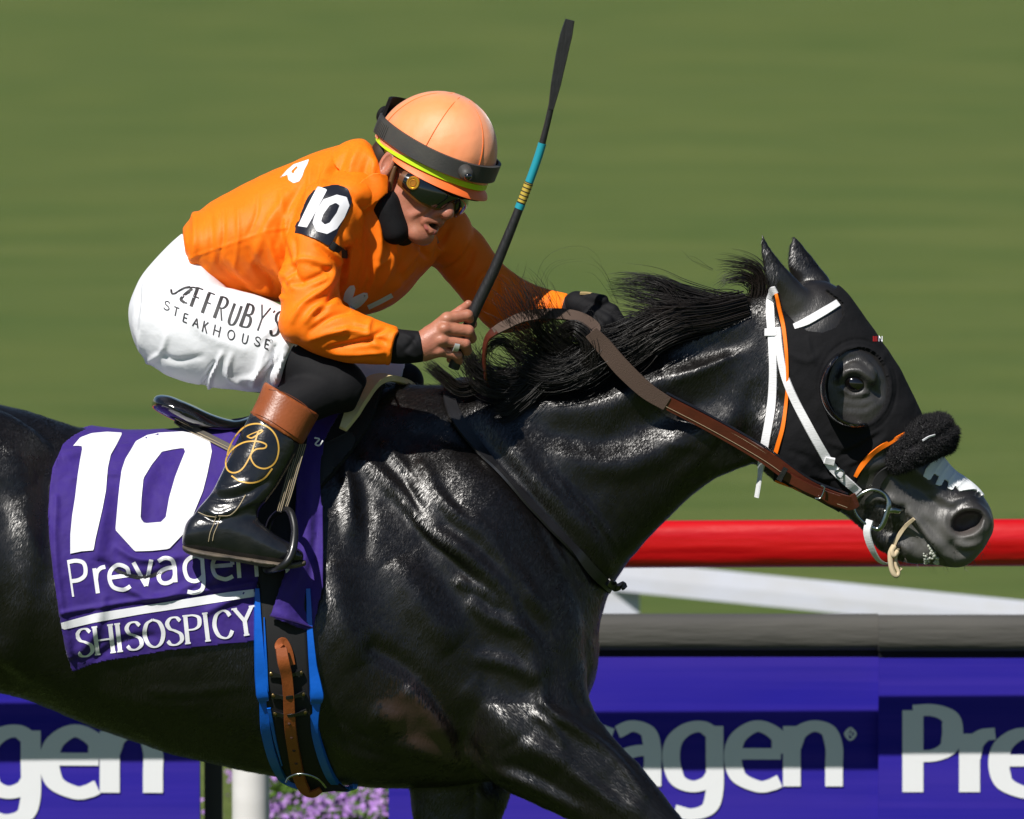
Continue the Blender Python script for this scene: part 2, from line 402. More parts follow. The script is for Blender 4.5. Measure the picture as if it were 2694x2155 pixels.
# ---------------------------------------------------------------- lettering made of pen strokes
GLY = {
 'P': (.97, [('l', [(0, 0), (0, 1.4)]), ('c', [(0, 1.39), (.35, 1.4), (.62, 1.28), (.68, 1.02), (.6, .76), (.35, .63), (0, .62)])]),
 'r': (.50, [('l', [(0, 0), (0, 1)]), ('c', [(0, .55), (.08, .82), (.25, .97), (.44, 1.0)])]),
 'e': (.98, [('l', [(.03, .54), (.80, .54)]), ('c', [(.80, .54), (.75, .83), (.42, 1.0), (.1, .82), (0, .5), (.1, .16), (.42, 0), (.62, .02), (.78, .09)])]),
 'v': (.80, [('l', [(0, 1), (.35, 0), (.70, 1)])]),
 'a': (.97, [('c', [(.08, .9), (.33, 1), (.58, .9), (.66, .62), (.66, .3), (.66, 0)]), ('c', [(.66, .60), (.36, .58), (.1, .46), (.02, .24), (.12, .04), (.34, 0), (.56, .1), (.66, .3)])]),
 'g': (1.02, [('c', [(.72, 1), (.72, .5), (.72, -.06), (.62, -.36), (.34, -.46), (.06, -.4)]), ('c', [(.72, .86), (.5, .99), (.25, .94), (.05, .75), (0, .45), (.1, .12), (.34, 0), (.58, .06), (.72, .2)])]),
 'n': (.95, [('l', [(0, 0), (0, 1)]), ('c', [(0, .62), (.12, .88), (.36, 1), (.6, .92), (.7, .66), (.7, .35), (.7, 0)])]),
 'o': (.9, [('c', [(.35, 1), (0, .5), (.35, 0), (.7, .5), (.35, 1)])]),
 # capitals, height 1
 'S': (.72, [('c', [(.56, .84), (.42, .98), (.2, .97), (.06, .8), (.14, .6), (.34, .5), (.54, .36), (.56, .14), (.36, .0), (.14, .02), (.02, .16)])]),
 'H': (.92, [('l', [(0.05, 0), (0.05, 1)]), ('l', [(.65, 0), (.65, 1)]), ('l', [(.05, .5), (.65, .5)])]),
 'I': (.36, [('l', [(.08, 0), (.08, 1)])]),
 'O': (.98, [('c', [(.38, 1), (.13, .86), (.02, .5), (.13, .14), (.38, 0), (.63, .14), (.74, .5), (.63, .86), (.38, 1)])]),
 'p': (.78, [('l', [(.06, 0), (.06, 1)]), ('c', [(.06, .99), (.35, .99), (.56, .9), (.6, .74), (.54, .57), (.35, .48), (.06, .48)])]),
 'C': (.84, [('c', [(.66, .78), (.56, .94), (.38, 1), (.13, .86), (.02, .5), (.13, .14), (.38, 0), (.56, .06), (.68, .24)])]),
 'Y': (.86, [('l', [(.02, 1), (.36, .5), (.36, 0)]), ('l', [(.70, 1), (.36, .5)])]),
 'J': (.55, [('c', [(.36, 1), (.36, .4), (.34, .1), (.2, -.04), (.02, .06)])]),
 'E': (.6, [('l', [(.06, 0), (.06, 1)]), ('l', [(.06, .99), (.48, .99)]), ('l', [(.06, .5), (.42, .5)]), ('l', [(.06, .01), (.48, .01)])]),
 'F': (.58, [('l', [(.06, 0), (.06, 1)]), ('l', [(.06, .98), (.48, .98)]), ('l', [(-.06, .52), (.42, .52)])]),
 'R': (.7, [('l', [(.06, 0), (.06, 1)]), ('c', [(.06, .99), (.35, .99), (.54, .88), (.54, .68), (.36, .52), (.06, .5)]), ('l', [(.26, .5), (.6, 0)])]),
 'U': (.74, [('c', [(.06, 1), (.06, .4), (.12, .08), (.32, 0), (.5, .1), (.58, .4), (.58, 1)])]),
 'B': (.7, [('l', [(.06, 0), (.06, 1)]), ('c', [(.06, .99), (.36, .97), (.5, .84), (.46, .62), (.06, .52)]), ('c', [(.06, .52), (.46, .5), (.6, .32), (.52, .08), (.06, .01)])]),
 'T': (.66, [('l', [(.28, 0), (.28, 1)]), ('l', [(0, .98), (.56, .98)])]),
 'A': (.74, [('l', [(0, 0), (.3, 1), (.6, 0)]), ('l', [(.12, .36), (.48, .36)])]),
 'K': (.66, [('l', [(.06, 0), (.06, 1)]), ('l', [(.5, 1), (.08, .44)]), ('l', [(.2, .58), (.54, 0)])]),
 "'": (.3, [('l', [(.12, 1.02), (.04, .78)])]),
 'N': (.8, [('l', [(.05, 0), (.05, 1), (.6, 0), (.6, 1)])]),
 ' ': (.5, []),
}
SERIF = {'H': [(.05, 0), (.05, 1), (.65, 0), (.65, 1)], 'I': [(.08, 0), (.08, 1)], 'p': [(.06, 0), (.06, 1)], 'Y': [(.36, 0), (.02, 1), (.70, 1)], 'F': [(.06, 0)], 'R': [(.06, 0)]}
def ribbon(p, wx, wy):
    """pen stroke round the centre line p (n,2), nib wx by wy -> quads in 2D"""
    t = np.gradient(p, axis=0); t /= np.linalg.norm(t, axis=1)[:, None] + 1e-9; nn = np.stack([-t[:, 1], t[:, 0]], 1)
    h = np.sqrt((nn[:, 0] * wx / 2) ** 2 + (nn[:, 1] * wy / 2) ** 2)[:, None]
    V = np.stack([p + nn * h, p, p - nn * h], 1).reshape(-1, 2); F = []
    for i in range(len(p) - 1):
        for k in range(2): F.append([i * 3 + k, i * 3 + k + 1, i * 3 + k + 4, i * 3 + k + 3])
    return V, np.array(F)
def text_strokes(s, size, wx, wy, track=0., serif=0, serifs=True, advs=None, step=.05):
    """returns list of (V2,F) in text space (x right, y up), size = unit height"""
    out = []; x = 0
    for ci, ch in enumerate(s):
        adv, st = GLY[ch]
        for kind, pts in st:
            if kind == 'c': p = cr(pts, 7)
            else:
                q = [np.asarray(pts[0], float)]
                for a, b in zip(pts[:-1], pts[1:]):
                    a = np.asarray(a, float); b = np.asarray(b, float); k = max(2, int(np.hypot(*(b - a)) / step))
                    seg = [np.linspace(a, b, k + 1)[1:]]
                    q.append(seg[0])
                p = np.vstack([q[0][None]] + q[1:])
                if len(pts) > 2:
                    k0 = 0
                    for a, b in zip(pts[:-1], pts[1:]):
                        k = max(2, int(np.hypot(*np.subtract(b, a)) / step)); out.append(ribbon((p[k0:k0 + k + 1] + [x, 0]) * size, wx, wy)); k0 += k
                    continue
            out.append(ribbon((p + [x, 0]) * size, wx, wy))
        if serif and ch in SERIF:
            for (sx, sy) in SERIF[ch]:
                p = np.array([(x + sx - serif, sy), (x + sx, sy), (x + sx + serif, sy)]) * size; out.append(ribbon(p, wx, wy))
        x += (advs[ci] if advs else adv) + track
    return out
def letters(strk, m2px, place, lift0=1.5, dl=.12):
    """strk: 2D ribbons; m2px: text space -> reference plane; place(Q,lift)->world"""
    parts = []
    for i, (V, F) in enumerate(strk):
        parts.append((place(m2px(V), lift0 + dl * i), F.tolist()))
    return join(parts)
def affine(o, ex, ey):
    o, ex, ey = map(np.asarray, (o, ex, ey)); return lambda V: o + V[:, :1] * ex + V[:, 1:2] * ey
# ---------------------------------------------------------------- ground
GRASS = mat('turf', (.098, .134, .032), .9, .15, var=[((.05, .35, 1), (.072, .110, .024), .5), ((.35, 3.2, 1), (.125, .165, .035), .55), ((.8, 14, 1), (.07, .11, .018), .6), ((.25, 9, 1), (.135, .165, .045), .5), ((.9, .9, 1), (.046, .098, .020), .8), ((.7, 2.2, 1), (.13, .155, .042), .5), ((.5, 9, 1), (.05, .09, .014), .5), ((.9, 24, 1), (.14, .17, .05), .55)],
            bump=[((6, 40, 6), .03, 4)])
def sheet(x0, x1, y0, y1, z, nx=2, ny=2):
    xs = np.linspace(x0, x1, nx); ys = np.linspace(y0, y1, ny); V = [(x, y, z) for y in ys for x in xs]
    return np.array(V), np.array([[j * nx + i, j * nx + i + 1, (j + 1) * nx + i + 1, (j + 1) * nx + i] for j in range(ny - 1) for i in range(nx - 1)])
g = obj('ground', sheet(-1500, 1500, -60, 2500, 0), GRASS); tag(g, None, None, kind='structure')
TRK = mat('mown_turf', (.06, .095, .016), .9, .15, var=((2, 2, 2), (.05, .08, .014), .8), bump=[((60, 60, 60), .02, 4)])
g = obj('race_track', sheet(-400, 400, -24, 2.2, .004), TRK); tag(g, None, None, kind='structure')
# a far treeline / turf bank is not in view; nothing else on the ground
# ---------------------------------------------------------------- red rail
RED = mat('red_plastic', (.47, .003, .006), .28, .5, var=((3, 40, 40), (.62, .010, .012), .5), bump=[((.8, 4, 9), .02, 3), ((9, 30, 30), .002, 3)])
def boxv(x0, x1, y0, y1, z0, z1, bev=0):
    V = np.array([(x, y, z) for x in (x0, x1) for y in (y0, y1) for z in (z0, z1)], float)
    return V, [[0, 1, 3, 2], [4, 6, 7, 5], [0, 4, 5, 1], [2, 3, 7, 6], [0, 2, 6, 4], [1, 5, 7, 3]]
def dd(y): return -y / S
def ovaltube(C, ry, rz, k=28, rot=0):
    C = np.asarray(C, float); t = np.gradient(C, axis=0); t[:, 2] = 0; t /= np.linalg.norm(t, axis=1)[:, None]; s = np.stack([-t[:, 1], t[:, 0], 0 * t[:, 0]], 1)
    th = np.linspace(0, 2 * math.pi, k, endpoint=False)
    return tube(C[:, None] + np.cos(th)[None, :, None] * ry * s[:, None] + np.sin(th)[None, :, None] * rz * np.array([0, 0, 1.])[None, None])
yr = 2.5
c1, c2 = P(1400, 1146, dd(yr)), P(2156, 1142.5, dd(yr))
dx = (c2 - c1) / (c2[0] - c1[0])
rail = thing('running_rail', 'thick glossy red running rail passing behind the horse’s muzzle', 'rail', tuple(c1 * [0, 1, 0]))
xs = np.linspace(-7, 9, 34); R_ = np.array([c1 + dx * (x - c1[0]) for x in xs])
obj('rail_tube', ovaltube(R_, .030, .0505), RED, rail)
WHITE = mat('white_plastic', (.78, .78, .76), .4, .5, var=((4, 30, 30), (.68, .68, .66), .6))
LOWW = mat('faded_white_paint', (.58, .60, .68), .7, .3, var=((1.5, 9, 20), (.54, .54, .56), .6))
for px in (-900, 3300):
    p = c1 + dx * (P(px, 1146, dd(yr))[0] - c1[0])
    obj('post', wire([p - [0, 0, .05], p - [0, -.12, .35], p - [0, -.25, 1.1]], [30, 26, 26], world=True), WHITE, rail)
# ---------------------------------------------------------------- low white rail on the turf, slanting away to the left
wl = thing('white_rail', 'low white rail slanting across the green turf behind the red rail', 'rail', (0, 9, 0))
a1, a2 = P(1310, 1213, dd(8.2)), P(2156, 1298, dd(7.3))
du = (a2 - a1)
Rw = np.array([a1 + du * t for t in np.linspace(-2.6, 3.0, 40)])
obj('rail_plank', tube(Rw[:, None] + np.array([(0, -.02, -.038), (0, -.023, 0), (0, -.02, .038), (0, .02, .038), (0, .023, 0), (0, .02, -.038)])[None]), LOWW, wl, smooth=False)
for px in (1302,):
    t = (P(px, 1213, dd(8.2))[0] - a1[0]) / du[0]; q = a1 + du * t
    wpx = 56 if px > 1000 else 46
    obj('post', boxv(q[0] - .055, q[0] + .055, q[1] + .0, q[1] + .09, -.02, q[2] + .01), LOWW, wl, smooth=False)
# ---------------------------------------------------------------- advertising boards along the rail
GREYCAP = mat('grey_foam', (.075, .073, .069), .85, .25, var=[((1.5, 50, 90), (.075, .074, .068), .8), ((2, 6, 6), (.115, .11, .1), .5)], bump=[((10, 80, 80), .003)])
PURP = mat('purple_board', (.019, .013, .30), .6, .12, var=[((.6, 30, 40), (.038, .022, .34), .8), ((1.2, 2.5, 9), (.05, .03, .30), .35)], bump=[((1.5, 2, 3), .01)])
BLK = mat('black_gap', (.006, .006, .008), .6, .2)
WLET = mat('white_lettering', (.78, .79, .82), .55, .3)
def board(label, px0, px1, y, pcap0, pcap1, strk, mp, tiltz=0):
    x0, x1 = P(px0, 1400, dd(y))[0], P(px1, 1400, dd(y))[0]
    zt, zc, zf = P(1078, pcap0, dd(y))[2], P(1078, pcap1, dd(y))[2], P(1078, pcap1 + 13, dd(y))[2]
    t = thing('advertising_board', label, 'advertising board', ((x0 + x1) / 2, y + .05, 0), 'advertising boards along the rail')
    h = (zt - zc) / 2; zc_ = (zt + zc) / 2; th = np.linspace(0, 2 * math.pi, 24, endpoint=False)
    prof = np.stack([.055 + np.sign(np.cos(th)) * np.abs(np.cos(th)) ** .6 * .055, np.sign(np.sin(th)) * np.abs(np.sin(th)) ** .6 * h], 1)
    X = np.linspace(x0, x1, 12)
    R = np.stack([np.stack([np.full(24, x), y - .012 + prof[:, 0], zc_ + prof[:, 1]], 1) for x in X]); obj('top_cap', tube(R), GREYCAP, t)
    obj('frame', boxv(x0 + .0005, x1 - .0005, y + .012, y + .05, zf - .01, zc + .004), BLK, t, smooth=False)
    obj('face_panel', boxv(x0, x1, y, y + .06, .03, zf), PURP, t, smooth=False)
    obj('foot', boxv(x0 + .1, x0 + .16, y + .07, y + .5, 0, .05), BLK, t, smooth=False)
    place = lambda Q, lift: P(Q[:, 0], Q[:, 1], dd(y) + 1.2 + lift * .8)
    if strk: obj('lettering', letters(strk, mp, place), WLET, t, smooth=False)
    return t
W = text_strokes('Prevagen', 127, 37, 24)
def cut(strk, xmax=1e9, xmin=-1e9): return [s for s in strk if s[0][:, 0].min() > xmin and s[0][:, 0].max() < xmax]
adv = 127
# mid board: word ends 'ragen', n right stem near 1758 ; start of word = 1758-(sum of advances)*127
wid = sum(GLY[c][0] for c in 'Prevage') + .7
reg = text_strokes('o', 26, 5, 4) + [ribbon(np.array([(5, 6), (5, 20)], float), 3, 3), ribbon(np.array([(5, 19), (12, 19), (12, 13), (5, 13)], float), 3, 3), ribbon(np.array([(8, 13), (13, 6)], float), 3, 3)]
sm = text_strokes('o', 30, 5, 4); 
reg = [(v * 1.0 + [wid * 127 + 24, 98], f) for v, f in [(s[0] * [1.15, 1.0], s[1]) for s in reg]]
o0 = 1756 - wid * 127
board('purple board lettered Prevagen in the middle, its end hidden by the horse’s foreleg', 818, 1850, 2.84, 1297, 1372, W + reg, affine((o0, 1656), (1, 0), (0, -1)))
board('purple board at the right with the start of the word Prevagen', 1850, 3300, 2.815, 1299, 1374, [(v * 1.0, f) for v, f in text_strokes('Prevagen', 123, 44, 25)], affine((1922, 1668), (1, 0), (0, -1)))
o1 = 322 - wid * 130
board('purple board at the left under the horse’s belly, lettered gen', -1200, 420, 2.82, 1240, 1315, text_strokes('Prevagen', 130, 42, 27), affine((o1, 1666), (1, 0.004), (0, -1)))
pp = thing('board_post', 'dark upright post at the end of the left board', 'post', tuple(P(450, 1600, dd(2.9)) * [1, 1, 0]))
obj('upright', boxv(P(430, 1600, dd(2.9))[0], P(468, 1600, dd(2.9))[0], 2.9, 2.95, 0, .88), mat('dark_metal', (.02, .02, .022), .5), pp, smooth=False)
obj('base_plate', boxv(P(420, 1600, dd(2.9))[0], P(478, 1600, dd(2.9))[0], 2.87, 2.99, 0, .02), BLK, pp, smooth=False)
# ---------------------------------------------------------------- flower bed seen through the gap between boards
def leafcloud(n, x0, x1, y0, y1, z0, z1, sz, asp=2.2, up=.5):
    c = np.stack([rng.uniform(x0, x1, n), rng.uniform(y0, y1, n), z0 + (z1 - z0) * rng.uniform(0, 1, n) ** .8], 1)
    a = rng.normal(size=(n, 3)); a[:, 2] *= up; a /= np.linalg.norm(a, axis=1)[:, None]; b = np.cross(a, rng.normal(size=(n, 3))); b /= np.linalg.norm(b, axis=1)[:, None]
    s = sz * rng.uniform(.6, 1.3, n)[:, None]
    V = np.stack([c - a * s * asp / 2, c + b * s / 2, c + a * s * asp / 2, c - b * s / 2], 1).reshape(-1, 3)
    return V, np.arange(4 * n).reshape(-1, 4)
wp_ = thing('white_post', 'short round white post seen in the gap between the purple boards', 'post', tuple(P(528, 1600, dd(3.4)) * [1, 1, 0]))
obj('post_tube', wire([[wp_.location[0], 3.4, -.02], [wp_.location[0], 3.4, .4], [wp_.location[0], 3.4, .82]], 45, k=24, world=True), WHITE, wp_); obj('post_cap', wire([[wp_.location[0], 3.4, .82], [wp_.location[0], 3.4, .83], [wp_.location[0], 3.4, .84]], 50, k=24, world=True), WHITE, wp_)
xa, xb = P(560, 1650, dd(6))[0], P(1000, 1650, dd(6))[0]
fb = obj('flower_bed', leafcloud(40000, xa, xb, 4.6, 8.5, .0, .22, .020), mat('bed_leaves', (.06, .13, .012), .6, .3, var=((30, 30, 30), (.12, .2, .03), .8)), smooth=False)
tag(fb, 'low green bed full of small purple flowers between two purple boards', 'flower bed', kind='stuff')
fl = []
for k in range(120):
    cx, cy = rng.uniform(xa, xb), rng.uniform(4.6, 8.3); r = rng.uniform(.04, .12)
    fl.append(leafcloud(60, cx - r * 1.6, cx + r * 1.6, cy - r, cy + r, .15, .26, .013, 1.3))
obj('flower', join(fl), mat('purple_petals', (.36, .17, .55), .6, .3, var=((40, 40, 40), (.5, .3, .62), .8)), fb, smooth=False)['kind'] = 'stuff'
# ================================================================ HORSE
COAT = mat('black_coat', (.0055, .0048, .0046), .33, .36, bump=[((60, 60, 60), .0006, 3), ((240, 240, 70), .0004, 3, (0, .6, 0)), ((420, 420, 90), .0006, 4, (0, .5, 0))], var=((7, 7, 7), (.010, .007, .006), .6))
trunk = [(-520, 1010, -430, 1250, 120), (-420, 880, -330, 1400, 235, 0, .0), (-260, 846, -210, 1440, 285, 0, .08), (-100, 838, -80, 1450, 290, 0, .12), (40, 862, 40, 1468, 280, 0, .12), (190, 905, 180, 1524, 285, 0, .12),
         (350, 912, 340, 1580, 295, 0, .15), (520, 885, 510, 1622, 290, 0, .22), (680, 840, 680, 1648, 268, 0, .30), (820, 812, 830, 1660, 240, 0, .35),
         (930, 818, 960, 1655, 222, 0, .3), (1010, 880, 1060, 1640, 205, 0, .15), (1090, 1010, 1150, 1600, 175), (1170, 1130, 1215, 1510, 140), (1225, 1230, 1252, 1430, 90), (1250, 1290, 1262, 1370, 40)]
neck = [(700, 830, 1000, 1600, 175, 0, .2), (850, 812, 1150, 1500, 170, 0, .25), (960, 808, 1247, 1440, 150, 0, .25), (1060, 782, 1268, 1290, 122, 0, .22), (1170, 752, 1318, 1190, 100, 0, .2), (1290, 716, 1400, 1098, 84, 0, .2),
        (1410, 676, 1490, 1018, 76, 0, .18), (1510, 640, 1560, 985, 74, 0, .15), (1590, 618, 1620, 960, 76, 0, .1), (1650, 600, 1690, 900, 70)]
head = [(1625, 640, 1590, 820, 55), (1690, 592, 1578, 905, 80, 0, -.05), (1765, 604, 1588, 970, 95, 0, -.12), (1832, 690, 1632, 1006, 100, 0, -.1), (1889, 775, 1696, 1038, 93, 0, -.12), (1928, 850, 1758, 1068, 80, 0, -.1),
        (1960, 922, 1812, 1100, 66), (2003, 985, 1862, 1122, 58, 0, .05), (2052, 1020, 1905, 1150, 56, 0, .1), (2082, 1058, 1940, 1180, 57, 0, .1), (2093, 1090, 1985, 1192, 54), (2090, 1122, 2022, 1195, 46), (2072, 1155, 2046, 1186, 30)]
jaw = [(1700, 990, 1680, 1030, 60), (1790, 1050, 1765, 1072, 46), (1850, 1095, 1812, 1112, 40), (1893, 1110, 1845, 1152, 40), (1935, 1130, 1872, 1170, 40), (1958, 1150, 1905, 1186, 40), (1968, 1168, 1942, 1190, 32), (1974, 1180, 1966, 1190, 15)]
def legs(side):
    dy = side
    fore = [(1130, 1130, 860, 1400, 80, .55 * dy), (1225, 1360, 905, 1500, 95, .8 * dy), (1240, 1470, 985, 1600, 88, dy), (1285, 1545, 1040, 1650, 78, dy), (1355, 1618, 1100, 1682, 66, dy), (1437, 1724, 1191, 1724, 56, dy),
            (1530, 1830, 1340, 1800, 48, dy), (1640, 1930, 1510, 1900, 44, dy), (1700, 1990, 1590, 1965, 46, dy), (1780, 2070, 1700, 2050, 30, dy), (1900, 2190, 1825, 2165, 26, dy), (1960, 2240, 1890, 2225, 32, dy), (2020, 2260, 1960, 2290, 26, dy)]
    hoof = [(2025, 2250, 1965, 2300, 34, dy), (2070, 2270, 1990, 2345, 46, dy), (2090, 2290, 2010, 2370, 48, dy)]
    return [loft(fore), loft(hoof)]
far_fore = [(1060, 1380, 830, 1450, 85, -100), (1075, 1560, 845, 1580, 78, -125), (1078, 1660, 862, 1670, 66, -130), (1055, 1730, 872, 1730, 56, -130), (1020, 1860, 910, 1850, 46, -130), (1000, 1960, 905, 1950, 46, -130), (960, 2060, 900, 2040, 30, -130), (860, 2170, 810, 2140, 28, -130), (800, 2240, 745, 2200, 34, -130)]
far_hoof = [(790, 2210, 740, 2190, 36, -130), (780, 2250, 700, 2240, 46, -130), (775, 2290, 690, 2290, 48, -130)]
def hind(dy, sx):
    a = [(-120 + sx, 950, -480, 1050, 120, .7 * dy), (-60 + sx, 1350, -470, 1300, 120, dy), (-200 + sx, 1560, -480, 1480, 95, dy), (-380 + sx, 1740, -540, 1640, 60, dy), (-500 + sx, 1880, -600, 1790, 42, dy), (-560 + sx, 1960, -660, 1900, 40, dy),
         (-560 + sx, 2080, -620 + sx, 2080, 28, dy), (-520 + sx, 2300, -575 + sx, 2300, 28, dy), (-500 + sx, 2380, -570 + sx, 2370, 34, dy), (-440 + sx, 2440, -500 + sx, 2460, 28, dy)]
    h = [(-440 + sx, 2430, -505 + sx, 2460, 34, dy), (-380 + sx, 2470, -480 + sx, 2540, 46, dy), (-360 + sx, 2500, -460 + sx, 2565, 48, dy)]
    return [loft(a), loft(h)]
near_sh = [(830, 880, 780, 930, 30, 50), (960, 930, 790, 1060, 70, 92), (1080, 1010, 830, 1230, 110, 110), (1170, 1150, 870, 1390, 112, 108), (1225, 1300, 930, 1500, 105, 105), (1230, 1430, 1000, 1580, 90, 110)]
far_sh = [(a, b, c, d_, e, -f) for a, b, c, d_, e, f in near_sh]
cheek = [ellipsoid(P(1672, 915, s * 52), (.085, .045, .10)) for s in (1, -1)]
glute = [ellipsoid(P(-120, 1080, s * 150), (.26, .11, .22)) for s in (1, -1)]
orb = [ellipsoid(P(1803, 790, s * 84), (.042, .020, .034)) for s in (1, -1)]
nos = [ellipsoid(P(2040, 1098, s * 38), (.048, .032, .040)) for s in (1, -1)]
def ear(s):
    if s > 0: st = [(1606, 486, 1601, 490, 3, 62), (1621, 520, 1601, 528, 11, 62), (1648, 556, 1609, 578, 17, 60), (1682, 592, 1622, 620, 22, 56), (1712, 632, 1640, 668, 26, 50), (1715, 690, 1655, 700, 24, 36)]
    else: st = [(1672, 491, 1665, 493, 3, -62), (1697, 520, 1658, 532, 11, -62), (1724, 556, 1660, 570, 17, -60), (1750, 592, 1680, 612, 22, -56), (1755, 640, 1680, 660, 26, -50), (1750, 690, 1690, 700, 24, -36)]
    return loft(st, n=28)
parts = [loft(trunk, 56, 8), loft(neck, 48, 8), loft(head, 48, 8), loft(jaw, 28)] + legs(128) + [loft(far_fore), loft(far_hoof), loft(near_sh), loft(far_sh)] + hind(165, 60) + hind(-165, -60) + cheek + glute + orb + nos + [ear(1), ear(-1)]
HV, HF = remesh(parts, .0056, 7)
HN = normals(HV, HF)
